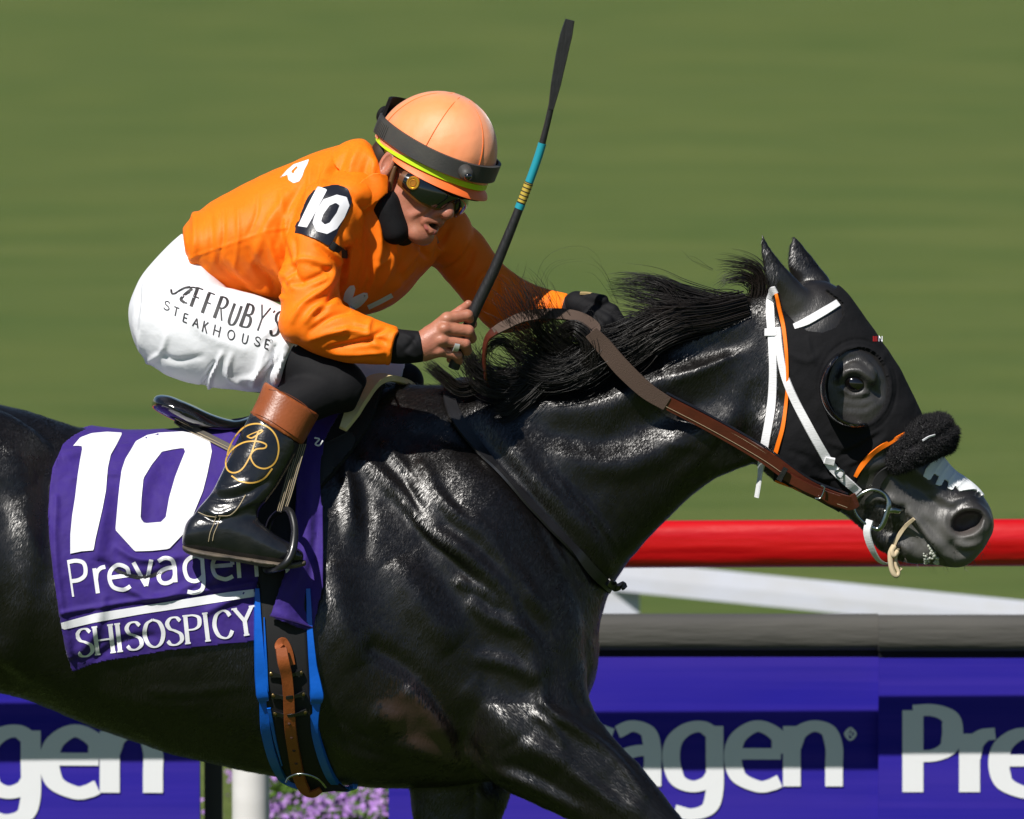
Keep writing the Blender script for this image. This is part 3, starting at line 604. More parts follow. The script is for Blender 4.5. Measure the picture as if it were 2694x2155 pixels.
# local relief: muscles, veins, folds (points, width, height)
relief = [
 # shoulder and neck muscles
 ([(760, 960), (830, 1030), (900, 1110), (985, 1170), (1060, 1240), (1105, 1330)], 22, 12),
 ([(880, 970), (940, 1060), (1030, 1130), (1090, 1215), (1150, 1300)], 20, 11),
 ([(800, 930), (870, 1010), (930, 1105)], 16, 7),
 ([(820, 1040), (900, 1130), (975, 1200), (1040, 1290)], 15, -9),
 ([(915, 1010), (980, 1085), (1050, 1150), (1105, 1240)], 14, -10),
 ([(985, 1260), (1040, 1300), (1110, 1340), (1150, 1420)], 20, 9),
 ([(960, 1220), (1010, 1240), (1050, 1275)], 12, 7),
 ([(720, 960), (735, 1040), (738, 1130)], 16, 8), ([(765, 1000), (775, 1090), (770, 1180)], 16, -6),
 ([(700, 1180), (720, 1300), (760, 1400)], 40, 10),
 ([(830, 1180), (900, 1290), (960, 1360)], 45, 12),
 ([(830, 870), (940, 880), (1050, 860)], 30, 5),
 ([(1000, 900), (1050, 960), (1130, 1050), (1220, 1150), (1265, 1240)], 24, -12),
 ([(1040, 880), (1120, 1000), (1220, 1110), (1280, 1200)], 30, 8),
 ([(1090, 1020), (1140, 1100), (1200, 1210)], 9, 4),
 ([(1150, 1090), (1200, 1160), (1240, 1230)], 7, 4),
 ([(1130, 850), (1250, 860), (1400, 800), (1540, 760)], 36, 10),
 ([(1120, 900), (1250, 930), (1400, 880), (1520, 830)], 34, -8),
 ([(1170, 960), (1300, 980), (1430, 930), (1560, 870)], 36, 8),
 ([(1400, 740), (1500, 700), (1590, 672)], 20, 7), ([(1390, 790), (1480, 750), (1590, 712)], 16, -7), ([(1420, 800), (1480, 778), (1560, 745)], 9, 7),
 ([(1420, 1000), (1480, 960), (1530, 900), (1590, 860)], 26, 8), ([(1452, 1012), (1468, 1002), (1475, 990)], 12, -8), ([(1545, 960), (1570, 880), (1590, 800)], 18, -8),
 ([(1330, 830), (1370, 900), (1400, 960)], 34, -5),
 # foreleg
 ([(1090, 1345), (1130, 1420), (1150, 1490), (1210, 1530), (1290, 1590), (1360, 1680)], 13, 9),
 ([(1120, 1500), (1160, 1530), (1190, 1575)], 8, 6),
 ([(1180, 1480), (1260, 1540), (1340, 1630)], 26, -6), ([(1090, 1560), (1180, 1600), (1290, 1680), (1350, 1720)], 24, 9), ([(1060, 1600), (1150, 1650), (1230, 1700)], 22, -8),
 ([(1040, 1620), (1120, 1650), (1220, 1705)], 12, 7), ([(1190, 1600), (1280, 1660), (1340, 1724)], 15, -9),
 ([(1000, 1380), (1080, 1400), (1130, 1430)], 18, 7), ([(980, 1440), (1040, 1500), (1080, 1560)], 40, 9),
 ([(1200, 1440), (1225, 1480), (1240, 1495)], 14, -10),
 # crease between upper arm and girth
 ([(790, 1365), (850, 1400), (905, 1460), (965, 1545), (1015, 1625), (1040, 1660)], 26, -12, False),
 ([(860, 1440), (905, 1500), (955, 1570)], 26, 12), ([(830, 1560), (900, 1580), (980, 1610)], 20, 8), ([(780, 1500), (850, 1520)], 26, 6),
 ([(700, 1560), (760, 1590), (840, 1610)], 14, 6), ([(690, 1500), (760, 1540), (820, 1560)], 10, -4),
 # barrel and flank
 ([(20, 920), (60, 1080), (60, 1250), (20, 1380)], 40, 9), ([(90, 960), (100, 1100), (90, 1280)], 30, -9), ([(0, 1400), (50, 1440), (110, 1500)], 26, -12), ([(-40, 1330), (20, 1380), (70, 1440)], 30, 16),
 ([(10, 1040), (60, 1120), (95, 1200)], 18, 6), ([(5, 900), (100, 930), (190, 950)], 30, -5),
 ([(200, 1450), (320, 1480), (450, 1480)], 20, 4), ([(240, 1500), (350, 1530), (500, 1540)], 14, -3), ([(300, 1450), (400, 1455), (520, 1440)], 12, 4), ([(420, 1570), (500, 1560), (540, 1540)], 10, 3),
 # head
 ([(1775, 1015), (1830, 985), (1880, 975), (1915, 990)], 13, 6), ([(1820, 1060), (1860, 1050), (1910, 1075), (1950, 1120), (1990, 1165)], 12, 7), ([(1870, 985), (1905, 1030), (1950, 1075)], 9, -7), ([(1900, 1005), (1950, 1040), (1985, 1075)], 16, -7),
 ([(1845, 1060), (1900, 1072)], 6, -7, False), ([(1900, 1068), (1925, 1110), (1965, 1160), (1990, 1190)], 5, -9, False),
 ([(1925, 1090), (1960, 1130), (1990, 1175)], 10, 5), ([(2000, 1060), (2035, 1050), (2075, 1062)], 10, 6), ([(1995, 1075), (1988, 1105), (2005, 1135)], 9, 6), ([(2010, 1140), (2040, 1150), (2078, 1130)], 9, 5), ([(2000, 1140), (2020, 1165), (2050, 1160)], 9, -6),
 ([(1990, 1160), (2020, 1185)], 12, 4), ([(1880, 1140), (1920, 1160)], 14, 5), ([(1850, 1110), (1880, 1125)], 10, -5),
 ([(1905, 1000), (1925, 1030), (1960, 1060)], 4, -3), ([(1890, 1010), (1915, 1045), (1950, 1085), (1975, 1100)], 4, 3), ([(1930, 1100), (1950, 1130)], 4, -3), ([(1945, 1095), (1975, 1135)], 4, -3), ([(1900, 1120), (1930, 1135), (1945, 1160)], 4, -3), ([(1885, 1150), (1905, 1165)], 4, -3), ([(1905, 1150), (1925, 1175)], 5, 3), ([(1950, 1040), (1985, 1050), (2010, 1068)], 5, 3), ([(1940, 1060), (1975, 1080)], 4, -3), ([(2055, 1075), (2075, 1095), (2078, 1115)], 5, -4), ([(1875, 1040), (1890, 1050), (1925, 1055)], 4, 3), ([(1960, 1140), (1990, 1165)], 4, -3),
 ([(1700, 1000), (1740, 1005), (1775, 1040)], 10, 5), ([(1330, 900), (1400, 930), (1480, 940)], 6, 3), ([(1180, 1010), (1250, 1080), (1300, 1150)], 5, 4), ([(1150, 980), (1210, 1060), (1255, 1140)], 4, 3),
 # eye
 ([(1768, 800), (1785, 782), (1812, 782), (1835, 802)], 7, 8, False), ([(1772, 818), (1795, 832), (1825, 826)], 6, 6, False), ([(1775, 765), (1800, 755), (1830, 770)], 7, -5, False),
 ([(1780, 845), (1810, 852), (1840, 842)], 5, 3, False), ([(1790, 868), (1820, 870), (1850, 850)], 5, 3, False), ([(1835, 815), (1855, 840)], 7, -4), ([(1785, 740), (1825, 752), (1862, 800)], 10, 5),
 # ears
 ([(1607, 505), (1616, 545), (1632, 590)], 7, -7), ([(1612, 500), (1635, 545), (1668, 592)], 5, 4),
]
relief = [(r[0], r[1] * .85, r[2] * (.55 if r[2] < 0 and r[0][0][0] < 1650 else .9) * (2.0 if 690 < r[0][0][0] < 1260 else 1.25 if r[0][0][0] < 1800 else 1.8)) + tuple(r[3:]) for r in relief]
HV = brush(HV, HN, relief)
# nostril cavity and a hollow for the eye
Q = proj(mirrored(HV)); HN = normals(HV, HF)
def pit(V, N, c, r, ang, depth, pw=2.2):
    q = Q - np.array(c); a = math.radians(ang); u = (q[:, 0] * math.cos(a) + q[:, 1] * math.sin(a)) / r[0]; v = (-q[:, 0] * math.sin(a) + q[:, 1] * math.cos(a)) / r[1]
    k = np.clip(1 - (u * u + v * v) ** (pw / 2), 0, 1); k *= np.abs(N[:, 1]) > .15
    V = V.copy(); V[:, 1] += -np.sign(V[:, 1]) * k ** .6 * depth * S; return V
HV = pit(HV, HN, (2037, 1101), (34, 25), -22, 44, 4)
HV = pit(HV, HN, (1799, 807), (22, 17), 15, 12, 3)
HV = smoothv(HV, HF, 1, .4)
# uneven, gently lumpy skin over the big muscles
def lump(V, f, ph, amp):
    return amp * np.sin(V[:, 0] * f + ph) * np.sin(V[:, 2] * f * 1.3 + ph * 2.1 + np.sin(V[:, 0] * f * .7) * 1.4)
HN = normals(HV, HF)
HV = HV + HN * (lump(HV, 31, .4, .0009) + lump(HV, 67, 2.0, .0006) + lump(HV, 120, 1.1, .00028))[:, None]
HN = normals(HV, HF); HN = smoothv(HN, HF, 2); HN /= np.linalg.norm(HN, axis=1)[:, None]
HB = bvh_of(HV, HF)
horse = thing('horse', 'black racehorse at full gallop, stretched out and sweating, carrying the rider', 'horse', (0, 0, 0))
hb = obj('body', (HV, HF), COAT, horse)
# tint: pinkish thin-haired skin behind the elbow, grey muzzle
Qn = proj(mirrored(HV)); colr = np.zeros((len(HV), 4)); colr[:, 3] = 1
def blob(c, r, ang=0):
    q = Qn - np.array(c); a = math.radians(ang); u = (q[:, 0] * math.cos(a) + q[:, 1] * math.sin(a)) / r[0]; v = (-q[:, 0] * math.sin(a) + q[:, 1] * math.cos(a)) / r[1]
    return np.exp(-(u * u + v * v) ** 1.3)
colr[:, 0] = np.clip(.9 * blob((905, 1545), (125, 48), 38) + .4 * blob((860, 1490), (75, 70), 40), 0, 1)
colr[:, 1] = np.clip(blob((1950, 1120), (150, 75), 35) * 1.0 + .8 * blob((2050, 1140), (50, 60)) + .45 * blob((1810, 825), (62, 75)) + .35 * blob((1700, 660), (70, 50)), 0, 1)
colr[:, 2] = np.clip(np.maximum(blob((2033, 1101), (24, 18), -15), 0), 0, 1) ** .5
at = hb.data.color_attributes.new('tint', 'FLOAT_COLOR', 'POINT'); at.data.foreach_set('color', colr.astype(np.float32).ravel())
nt = COAT.node_tree; b = nt.nodes['Principled BSDF']; L = nt.links
va = nt.nodes.new('ShaderNodeVertexColor'); va.layer_name = 'tint'; sp = nt.nodes.new('ShaderNodeSeparateColor'); L.new(va.outputs[0], sp.inputs[0])
src = b.inputs['Base Color'].links[0].from_socket
for ch, c in ((0, (.045, .024, .021)), (1, (.10, .096, .09)), (2, (.022, .005, .004))):
    mx = nt.nodes.new('ShaderNodeMix'); mx.data_type = 'RGBA'; L.new(sp.outputs[ch], mx.inputs[0]); L.new(src, mx.inputs[6]); mx.inputs[7].default_value = (*c, 1); src = mx.outputs[2]
L.new(src, b.inputs['Base Color'])
EYE = mat('eye_gloss', (.004, .003, .003), .04, .6, coat=1)
e, _, _ = cast([(1799, 807)], HB)
for s in (1, -1):
    c = e[0] * [1, s, 1]; obj('eye', ellipsoid(c + np.array([0, s * .000, 0]), (.0205, .014, .0165), Matrix.Rotation(math.radians(12), 3, 'Y')), EYE, horse)

tn_ = nt.nodes.new('ShaderNodeTexCoord'); nz_ = nt.nodes.new('ShaderNodeTexNoise'); nz_.inputs['Scale'].default_value = 38; nz_.inputs['Detail'].default_value = 5; L.new(tn_.outputs['Object'], nz_.inputs['Vector'])
mr_ = nt.nodes.new('ShaderNodeMapRange'); mr_.inputs[1].default_value = .35; mr_.inputs[2].default_value = .65; mr_.inputs[3].default_value = .26; mr_.inputs[4].default_value = .38; L.new(nz_.outputs['Fac'], mr_.inputs[0]); mm_ = nt.nodes.new('ShaderNodeMath'); mm_.operation = 'MULTIPLY_ADD'; mm_.inputs[1].default_value = .26; L.new(sp.outputs[1], mm_.inputs[0]); L.new(mr_.outputs[0], mm_.inputs[2]); L.new(mm_.outputs[0], b.inputs['Roughness']); b.inputs['Specular IOR Level'].default_value = .75

# short coat hair lying along the body
def coat(n):
    C = HV[HF].mean(1); Nf = HN[HF[:, 0]]; q = proj(C); vis = (q[:, 0] > -60) & (q[:, 0] < 2150) & (q[:, 1] < 1790) & (Nf[:, 1] < .35) & ~((q[:, 0] > 1640) & (q[:, 1] < 1060) & (q[:, 0] < 1960) & (q[:, 1] > 560)) & ~(Qn[HF[:, 0], 0] > 1900) & (colr[HF[:, 0], 0] < rng.uniform(.45, .75, len(HF)))
    ids = np.where(vis)[0]; A = np.linalg.norm(np.cross(HV[HF[ids, 1]] - HV[HF[ids, 0]], HV[HF[ids, 3]] - HV[HF[ids, 0]]), axis=1)
    i = ids[rng.choice(len(ids), n, p=A / A.sum())]; w_ = rng.dirichlet(np.ones(4), n); c = (HV[HF[i]] * w_[..., None]).sum(1); N_ = (HN[HF[i]] * w_[..., None]).sum(1)
    x = proj(c)[:, 0]; f = np.stack([np.interp(x, [0, 700, 1200, 1600], [-.5, -.45, -.65, -.5]), 0 * x, np.full(n, -.75)], 1)
    lg = proj(c)[:, 1] > 1480; f[lg & (x > 1000)] = [.55, 0, -.7]
    f += rng.normal(size=(n, 3)) * .16 + (np.sin(c[:, 0:1] * 23) * np.sin(c[:, 2:3] * 19)) * [.25, 0, -.1]
    f -= N_ * (f * N_).sum(1)[:, None]; f /= np.linalg.norm(f, axis=1)[:, None]; s_ = np.cross(f, N_)
    L_ = rng.uniform(.005, .011, n)[:, None]; wd = rng.uniform(.0003, .00062, n)[:, None]; d = f + N_ * rng.uniform(.02, .34, n)[:, None]; b_ = c + N_ * .0003
    V = np.stack([b_ - s_ * wd, b_ + s_ * wd, b_ + d * L_], 1).reshape(-1, 3); return V, np.arange(3 * n).reshape(-1, 3)
CHM = mat('coat_hair_black', (.0075, .0066, .0064), .34, .8)
ch = obj('coat_hair', coat(330000), CHM, horse, smooth=False); ch['kind'] = 'stuff'
# ================================================================ TACK ON THE HORSE
PURC = mat('purple_cloth', (.036, .014, .19), .75, .3, sheen=.12, bump=[((900, 900, 900), .0003, 1), ((16, 16, 16), .008, 3)], var=[((9, 9, 9), (.046, .019, .205), .6), ((70, 70, 25), (.06, .035, .17), .25)])
WEMB = mat('white_cloth', (.80, .80, .84), .7, .3, bump=[((700, 700, 700), .0003, 1)])
BLEA = mat('black_leather', (.010, .010, .012), .22, .55, coat=.35, bump=[((120, 120, 120), .0006, 3)])
BWEB = mat('black_webbing', (.016, .016, .017), .75, .3, bump=[((1300, 1300, 1300), .0004, 1)])
BHOOD = mat('black_hood_fabric', (.0085, .0085, .010), .85, .18, bump=[((1200, 1200, 1200), .0003, 1), ((25, 25, 25), .004, 3)])
BLUE = mat('blue_rubber', (.004, .12, .62), .35, .5, bump=[((60, 60, 60), .0008)])
ORNG = mat('orange_tape', (1.0, .20, .003), .55, .4)
WNYL = mat('white_nylon', (.80, .80, .82), .5, .4, bump=[((80, 80, 900), .0006, 1)])
TAN = mat('tan_leather', (.32, .085, .022), .38, .5, var=((14, 14, 14), (.22, .055, .014), .8), bump=[((200, 200, 200), .0005)])
BRN = mat('brown_leather', (.085, .018, .009), .3, .5, var=((20, 20, 20), (.055, .012, .007), .7), bump=[((160, 160, 160), .0005)], coat=.25)
GUM = mat('brown_rubber_grip', (.085, .054, .040), .75, .35, bump=[((650, 650, 650), .0008, 1)])
STEEL = mat('steel', (.42, .45, .43), .22, .5, metal=1, var=((60, 60, 60), (.25, .28, .24), .7))
STITCH = mat('pale_stitching', (.42, .34, .22), .8, .2)
FOAM = mat('cream_foam', (.72, .60, .33), .8, .2, bump=[((90, 90, 90), .0006)], var=((20, 20, 20), (.60, .47, .22), .5))
GOLD = mat('gold_print', (.72, .42, .08), .4, .5, var=((30, 30, 30), (.55, .30, .04), .6))
def onto(bv, base=0): return lambda Q, lift: cast(Q, bv, base + lift)[0]
# ---- saddle cloth
cloth_poly = [(190, 906), (240, 880), (335, 850), (420, 850), (600, 800), (700, 780), (735, 800), (730, 870), (690, 905), (650, 960), (600, 1080), (560, 1180), (541, 1232), (540, 1290), (539, 1350), (440, 1360), (350, 1369), (290, 1380), (230, 1388), (195, 1396), (155, 1411), (141, 1370), (126, 1300), (112, 1210), (103, 1130), (101, 1080), (104, 1030), (110, 985), (130, 942), (150, 925)]
folds = [([(205, 1180), (290, 1215), (380, 1190)], 8, -6), ([(240, 1150), (300, 1180), (400, 1170)], 8, 5), ([(250, 1230), (330, 1260), (420, 1225)], 9, 5), ([(140, 1010), (220, 1000), (300, 1005)], 6, 3),
         ([(420, 1240), (480, 1200), (540, 1170)], 10, 7), ([(430, 1290), (490, 1262), (540, 1240)], 9, 5), ([(130, 960), (190, 950), (270, 940)], 10, 5), ([(300, 930), (345, 915), (400, 905)], 8, 7), ([(270, 960), (330, 925), (380, 930)], 7, -5),
         ([(118, 1050), (116, 1150), (128, 1260), (150, 1380)], 7, 3, False), ([(130, 1290), (250, 1270), (400, 1250), (530, 1228)], 5, 3, False), ([(160, 1380), (200, 1330), (220, 1250)], 12, 5), ([(200, 1390), (260, 1350), (330, 1340)], 10, -4),
         ([(450, 1100), (440, 1180), (460, 1240)], 12, 6), ([(225, 1020), (215, 1100), (205, 1180)], 16, 5), ([(345, 950), (300, 1030), (280, 1130)], 18, 5)]
folds = [(f_[0], f_[1], f_[2] * 2.1) + tuple(f_[3:]) for f_ in folds]
CV, CF = shell(HV, HF, HN, cloth_poly, off=9, sub=1, strokes=folds, relax=4, snap=12)
cl = obj('saddle_cloth', (CV, CF), PURC); tag(cl, 'purple saddle cloth with big white 10 on the horse’s side, lettered Prevagen and SHISOSPICY', 'saddle cloth')
CB = bvh_of(CV, CF)
def fill(poly, holes, bv, lift, step=6): return grid_patch(poly, holes, step, lambda Q: cast(Q, bv, lift)[0])
one = [(152, 941), (169, 921), (193, 912), (225, 909), (258, 911), (246, 935), (233, 958), (227, 985), (223, 1033), (216, 1070), (208, 1105), (201, 1135), (197, 1159), (172, 1161), (148, 1166), (148, 1126), (152, 1085), (158, 1048), (163, 1005), (169, 966), (174, 940), (162, 938)]
zero = [(286, 929), (310, 916), (334, 911), (390, 908), (441, 924), (446, 951), (436, 1000), (427, 1035), (408, 1081), (395, 1115), (356, 1156), (320, 1160), (284, 1161), (262, 1137), (243, 1116), (246, 1080), (249, 1048), (252, 1020), (256, 990), (264, 966), (275, 948)]
zin = [(341, 951), (365, 946), (386, 943), (391, 948), (380, 975), (369, 1003), (356, 1048), (349, 1089), (339, 1099), (304, 1102), (296, 1091), (298, 1048), (302, 1007), (319, 979)]
nV = join([(a, b.tolist()) for a, b in (fill(one, [], CB, 3.4), fill(zero, [zin], CB, 3.4))]); obj('number', nV, WEMB, cl); obj('number_edge', fill([(306, 884), (318, 880), (338, 877), (342, 884), (322, 889), (308, 891)], [], CB, 2, 3), WEMB, cl)
band = [(128, 1312), (200, 1292), (300, 1276), (400, 1260), (480, 1247), (541, 1240), (540, 1256), (480, 1265), (400, 1278), (300, 1293), (200, 1311), (131, 1327)]
bV = fill(band, [], CB, 1.6, 7); obj('stripe', bV, WEMB, cl)
def curve_map(base, h, s=1.0, slant=0):
    """text baseline along reference points; text unit height h"""
    p = cr(base, 20); ln = np.r_[0, np.cumsum(np.hypot(*np.diff(p, axis=0).T))]
    def f(V):
        x = V[:, 0] * s; X = np.interp(x, ln, p[:, 0]); Y = np.interp(x, ln, p[:, 1]); t = np.gradient(p, axis=0); t /= np.linalg.norm(t, axis=1)[:, None]
        tx = np.interp(x, ln, t[:, 0]); ty = np.interp(x, ln, t[:, 1]); y = V[:, 1]
        return np.stack([X + ty * y + slant * y, Y - tx * y], 1)
    return f
st = text_strokes('Prevagen', 53, 8.5, 8.5, advs=[1.03, .54, 1.05, .87, 1.05, 1.12, 1.03, .95])
obj('sponsor_lettering', letters(st, curve_map([(152, 1257), (250, 1243), (350, 1228), (440, 1222), (545, 1214)], 1, 1, .0), onto(CB), 1.6, .04), WEMB, cl)
st = text_strokes('SHISOSpICY', 58, 9.5, 3.6, serif=.11, advs=[.70, .84, .36, .70, .86, .72, .76, .38, .84, .8])
obj('name_lettering', letters(st, curve_map([(165, 1384), (250, 1372), (340, 1361), (440, 1349), (570, 1329)], 1, .945, .02), onto(CB), 1.6, .04), WEMB, cl)
t3 = [(310, 877), (335, 873), (338, 885), (318, 888)]
# forward flap of the cloth: hangs free in front of the girth
fp = [(702, 780), (740, 800), (722, 860), (686, 930), (676, 1000), (682, 1060), (684, 1150), (683, 1240), (662, 1326), (640, 1330), (565, 1301), (585, 1240), (602, 1190), (612, 1130), (618, 1060), (622, 1000), (650, 900)]
def flapdepth(Q):
    A, _, _ = cast(Q, HB, 12); d = -A[:, 1] / S
    k = np.clip((Q[:, 1] - 900) / 300, 0, 1)
    x = Q[:, 0]
    d = d + k * (14 * np.sin((x - 560) / 22.) * np.clip((Q[:, 1] - 1000) / 300, 0, 1) + 12)
    dm = np.median(d); d = np.maximum(d, d * .6 + .4 * np.interp(Q[:, 1], [800, 1000, 1330], [170, 262, 262]))
    return P(Q[:, 0], Q[:, 1], d)
fv, ff = grid_patch(fp, [], 6, flapdepth); fv = smoothv(fv, ff, 6, .5)
FN = normals(fv, ff); fv = brush(fv, FN, [([(610, 1270), (640, 1180), (650, 1080), (655, 980)], 9, 7), ([(645, 1290), (665, 1150), (670, 1050)], 9, -7), ([(580, 1290), (620, 1310), (655, 1322)], 5, 5, False), ([(585, 1270), (600, 1230), (615, 1180)], 5, 4)], both=False, facing=False)
fl_ = obj('front_flap', (fv, ff), PURC, cl, thick=.003); FB = bvh_of(fv, ff)
hem = strap([(568, 1296), (610, 1306), (658, 1321)], 3, 1.2, FB, 2.5); obj('hem', hem, mat('dark_thread', (.03, .01, .12), .8), fl_)
obj('white_edge', fill([(599, 1192), (606, 1186), (610, 1200), (602, 1208)], [], FB, 3, 3), WEMB, cl)
# ---- girth
ga = [(576, 1085), (582, 1240), (590, 1330), (597, 1420), (606, 1500), (618, 1570), (638, 1630), (672, 1668)]
girth = thing('girth', 'black girth with blue edges and a tan leather strap round the horse’s belly', 'girth', tuple(P(610, 1400, 270)))
bv_hc = [HB]
gL = [(533, 1150), (540, 1240), (546, 1330), (550, 1420), (553, 1475), (562, 1540), (580, 1600), (602, 1640), (640, 1668)]
gR = [(640, 1150), (650, 1240), (654, 1330), (660, 1420), (664, 1475), (668, 1530), (680, 1590), (700, 1635), (745, 1665)]
def two_rail(Lp, Rp, m, n, bv, off, bow=0, ext=0):
    a, b = cr(Lp, m), cr(Rp, m); G = []; 
    for i in range(n): G.append(a * (1 - i / (n - 1)) + b * i / (n - 1))
    Q = np.array(G); q = Q.reshape(-1, 2); C, N, ok = cast(q, bv, off); C = C.reshape(n, -1, 3); ok = ok.reshape(n, -1)
    dep = C[..., 1].copy()
    for _ in range(6):
        dep[:, 1:-1] = (dep[:, :-2] + 2 * dep[:, 1:-1] + dep[:, 2:]) / 4
        dep[1:-1] = (dep[:-2] + 2 * dep[1:-1] + dep[2:]) / 4
    bw = bow * np.sin(np.linspace(0, math.pi, n))[:, None]
    V = P(Q[..., 0], Q[..., 1], -dep / S + bw).reshape(-1, 3); k = Q.shape[1]
    F = np.array([[i * k + j, i * k + j + 1, (i + 1) * k + j + 1, (i + 1) * k + j] for i in range(n - 1) for j in range(k - 1)])
    return V, F
gl2 = [(x + 8, y) for x, y in gL]; gr2 = [(x - 8, y) for x, y in gR]
gv = two_rail(gl2, gr2, 6, 12, HB, 14, 4); obj('webbing', gv, BWEB, girth, thick=.006); GB = bvh_of(*gv)
obj('far_webbing', (gv[0] * [1, -1, 1], gv[1]), BWEB, girth, thick=.006)
wv = [(1150, 1), (1300, 1)]
pads = []
for (pts, w) in (([(541, 1240, 0), (544, 1330, 0), (549, 1420, 3), (553, 1463, 6), (556, 1478, -4), (561, 1540, 0), (578, 1600, 0), (600, 1640, 0), (630, 1655, 0)], [12, 19, 26, 28, 20, 24, 24, 20, 14]),
               ([(648, 1240, 0), (652, 1330, 0), (658, 1400, 0), (667, 1462, 8), (664, 1480, -2), (662, 1530, 0), (676, 1585, 0), (696, 1632, 0), (722, 1658, 0), (748, 1652, 0)], [12, 16, 20, 30, 24, 18, 20, 20, 18, 12])):
    pads.append(strap(pts, w, 9, HB, 9, smooth=1))
obj('blue_edge', join(pads[:1]), BLUE, girth); obj('blue_edge', join(pads[1:]), BLUE, girth)
ridge = [strap([(556, 1300, 0), (560, 1400, 0), (562, 1455, 2)], [3, 7, 8], 4, HB, 17, smooth=1), strap([(566, 1490, 0), (580, 1560, 0), (594, 1610, 0)], [9, 7, 4], 4, HB, 17, smooth=1)]
obj('blue_fold', join(ridge), BLUE, girth)
ts = strap([(592, 1365, 14), (597, 1395, 22), (604, 1425, 12), (608, 1470, 8), (611, 1530, 8), (618, 1580, 8), (628, 1630, 9), (642, 1662, 16), (658, 1671, 18), (676, 1662, 10)], [24, 26, 24, 24, 25, 26, 28, 26, 18, 14], 5, GB, 4, smooth=2)
tn = obj('leather_strap', ts, TAN, girth)
tl = strap([(592, 1366, 16), (588, 1360, 8), (596, 1352, 2), (606, 1370, 3), (612, 1400, 2)], 20, 4, GB, 3, smooth=1); obj('strap_tip', tl, TAN, girth)
hl = []
for x, y in ((609, 1524), (614, 1553), (619, 1580), (624, 1607), (631, 1632)): hl.append(ellipsoid(P(x, y, -cast([(x, y)], [GB, bvh_of(*ts)], 0)[0][0, 1] / S), (.0035, .0016, .0035)))
DH = mat('dark_hole', (.05, .015, .006), .6)
for h_ in hl: obj('strap_hole', h_, DH, tn)
BRS = mat('brass_rivet', (.3, .2, .09), .35, metal=1)
for y in (1419, 1464, 1502):
    x0 = 568 + (y - 1419) * .1
    lp = obj('strap_loop', strap([(x0, y, 4), (x0 + 18, y + 3, 6), (x0 + 36, y + 4, 13), (x0 + 54, y, 8), (x0 + 68, y - 3, 4)], [16, 9, 9, 9, 16], 3, GB, 3, smooth=0), BLEA, girth)
    for xx, yy in ((x0 + 3, y), (x0 + 66, y - 3)): obj('rivet', ellipsoid(P(xx, yy, -cast([(xx, yy)], GB, 9)[0][0, 1] / S), (.0045, .003, .0045)), BRS, lp)
RED2 = mat('red_print', (.25, .008, .006), .7)
st = text_strokes('IL SE'.replace('L', 'I'), 20, 2.2, 2.2)
def onG(Q, lift): return cast(Q, GB, 3.5 + lift)[0]
for s_, o_, r_ in (('S', (585, 1548), 1), ('I', (585, 1580), 1), ('E', (654, 1560), -1), ('E', (640, 1550), 1)):
    pass
for p in ([(583, 1540), (592, 1541), (591, 1556), (583, 1556)], [(584, 1575), (592, 1576)], [(588, 1590), (594, 1598), (598, 1610)], [(650, 1540), (661, 1541), (661, 1575), (651, 1574)], [(652, 1557), (661, 1558)], [(636, 1548), (641, 1548), (642, 1574), (635, 1574)]): obj('red_mark', letters([ribbon(np.array(p, float), 1.8, 1.8)], lambda V: V, onG, .5, .05), RED2, girth)
bk = wire([(602 + 38 - 50 * math.cos(a) + 5, 1648 - 14 * math.sin(a) - (0), 285 - 6 * math.cos(a)) for a in np.linspace(0, math.pi, 9)], 2.2); 
bk = wire([(601, 1648, 262), (608, 1637, 262), (628, 1630, 268), (650, 1632, 268), (672, 1642, 255), (686, 1658, 235)], 2.4); obj('buckle', bk, STEEL, girth)
# ---- bridle: white nylon straps, bit and reins
bridle = thing('bridle', 'white nylon racing bridle with steel bit rings on the black horse’s head', 'bridle', tuple(P(1700, 800, 100)))
HH = None
hood_poly = [(1634, 618), (1648, 600), (1690, 570), (1760, 560), (1800, 600), (1860, 680), (1930, 760), (1990, 860), (1975, 905), (1930, 905), (1880, 925), (1850, 945), (1825, 975), (1806, 1010), (1785, 1045), (1765, 1085), (1640, 1100), (1631, 1011), (1628, 965), (1640, 925), (1652, 870), (1658, 800), (1655, 750), (1648, 700), (1636, 660)]
ear_hole = [(1640, 600), (1640, 640), (1656, 660), (1677, 683), (1700, 697), (1731, 701), (1760, 690), (1775, 665), (1773, 640), (1755, 625), (1728, 604), (1706, 596), (1690, 560), (1640, 470), (1600, 470), (1600, 600)]
far_hole = [(1706, 596), (1728, 604), (1752, 618), (1766, 600), (1745, 560), (1700, 500), (1660, 470), (1650, 540), (1690, 560)]
ec = (1806, 815); eye_hole = [(ec[0] + 66 * math.cos(a) * math.cos(.35) - 82 * math.sin(a) * math.sin(.35) * .3, ec[1] + 80 * math.sin(a) + 10 * math.cos(a)) for a in np.linspace(0, 2 * math.pi, 40, endpoint=False)]
hfold = [([(1650, 740), (1700, 760), (1730, 740)], 8, 3), ([(1700, 705), (1705, 740), (1720, 770)], 6, 4), ([(1670, 980), (1685, 1000), (1705, 1010)], 6, 4), ([(1660, 950), (1700, 965), (1730, 1000)], 8, -3), ([(1770, 985), (1820, 960), (1870, 915)], 7, 4), ([(1760, 965), (1800, 945), (1850, 915)], 6, -4), ([(1720, 1010), (1770, 1000), (1790, 985)], 6, 4), ([(1740, 930), (1790, 940), (1850, 905)], 8, 4),
         ([(1890, 720), (1850, 770), (1880, 830)], 7, 2)]
ring2 = [[(ec[0] + (66 * k) * math.cos(a), ec[1] + (80 * k) * math.sin(a)) for a in np.linspace(0, 2 * math.pi, 30)] for k in (1.06, 1.25)]
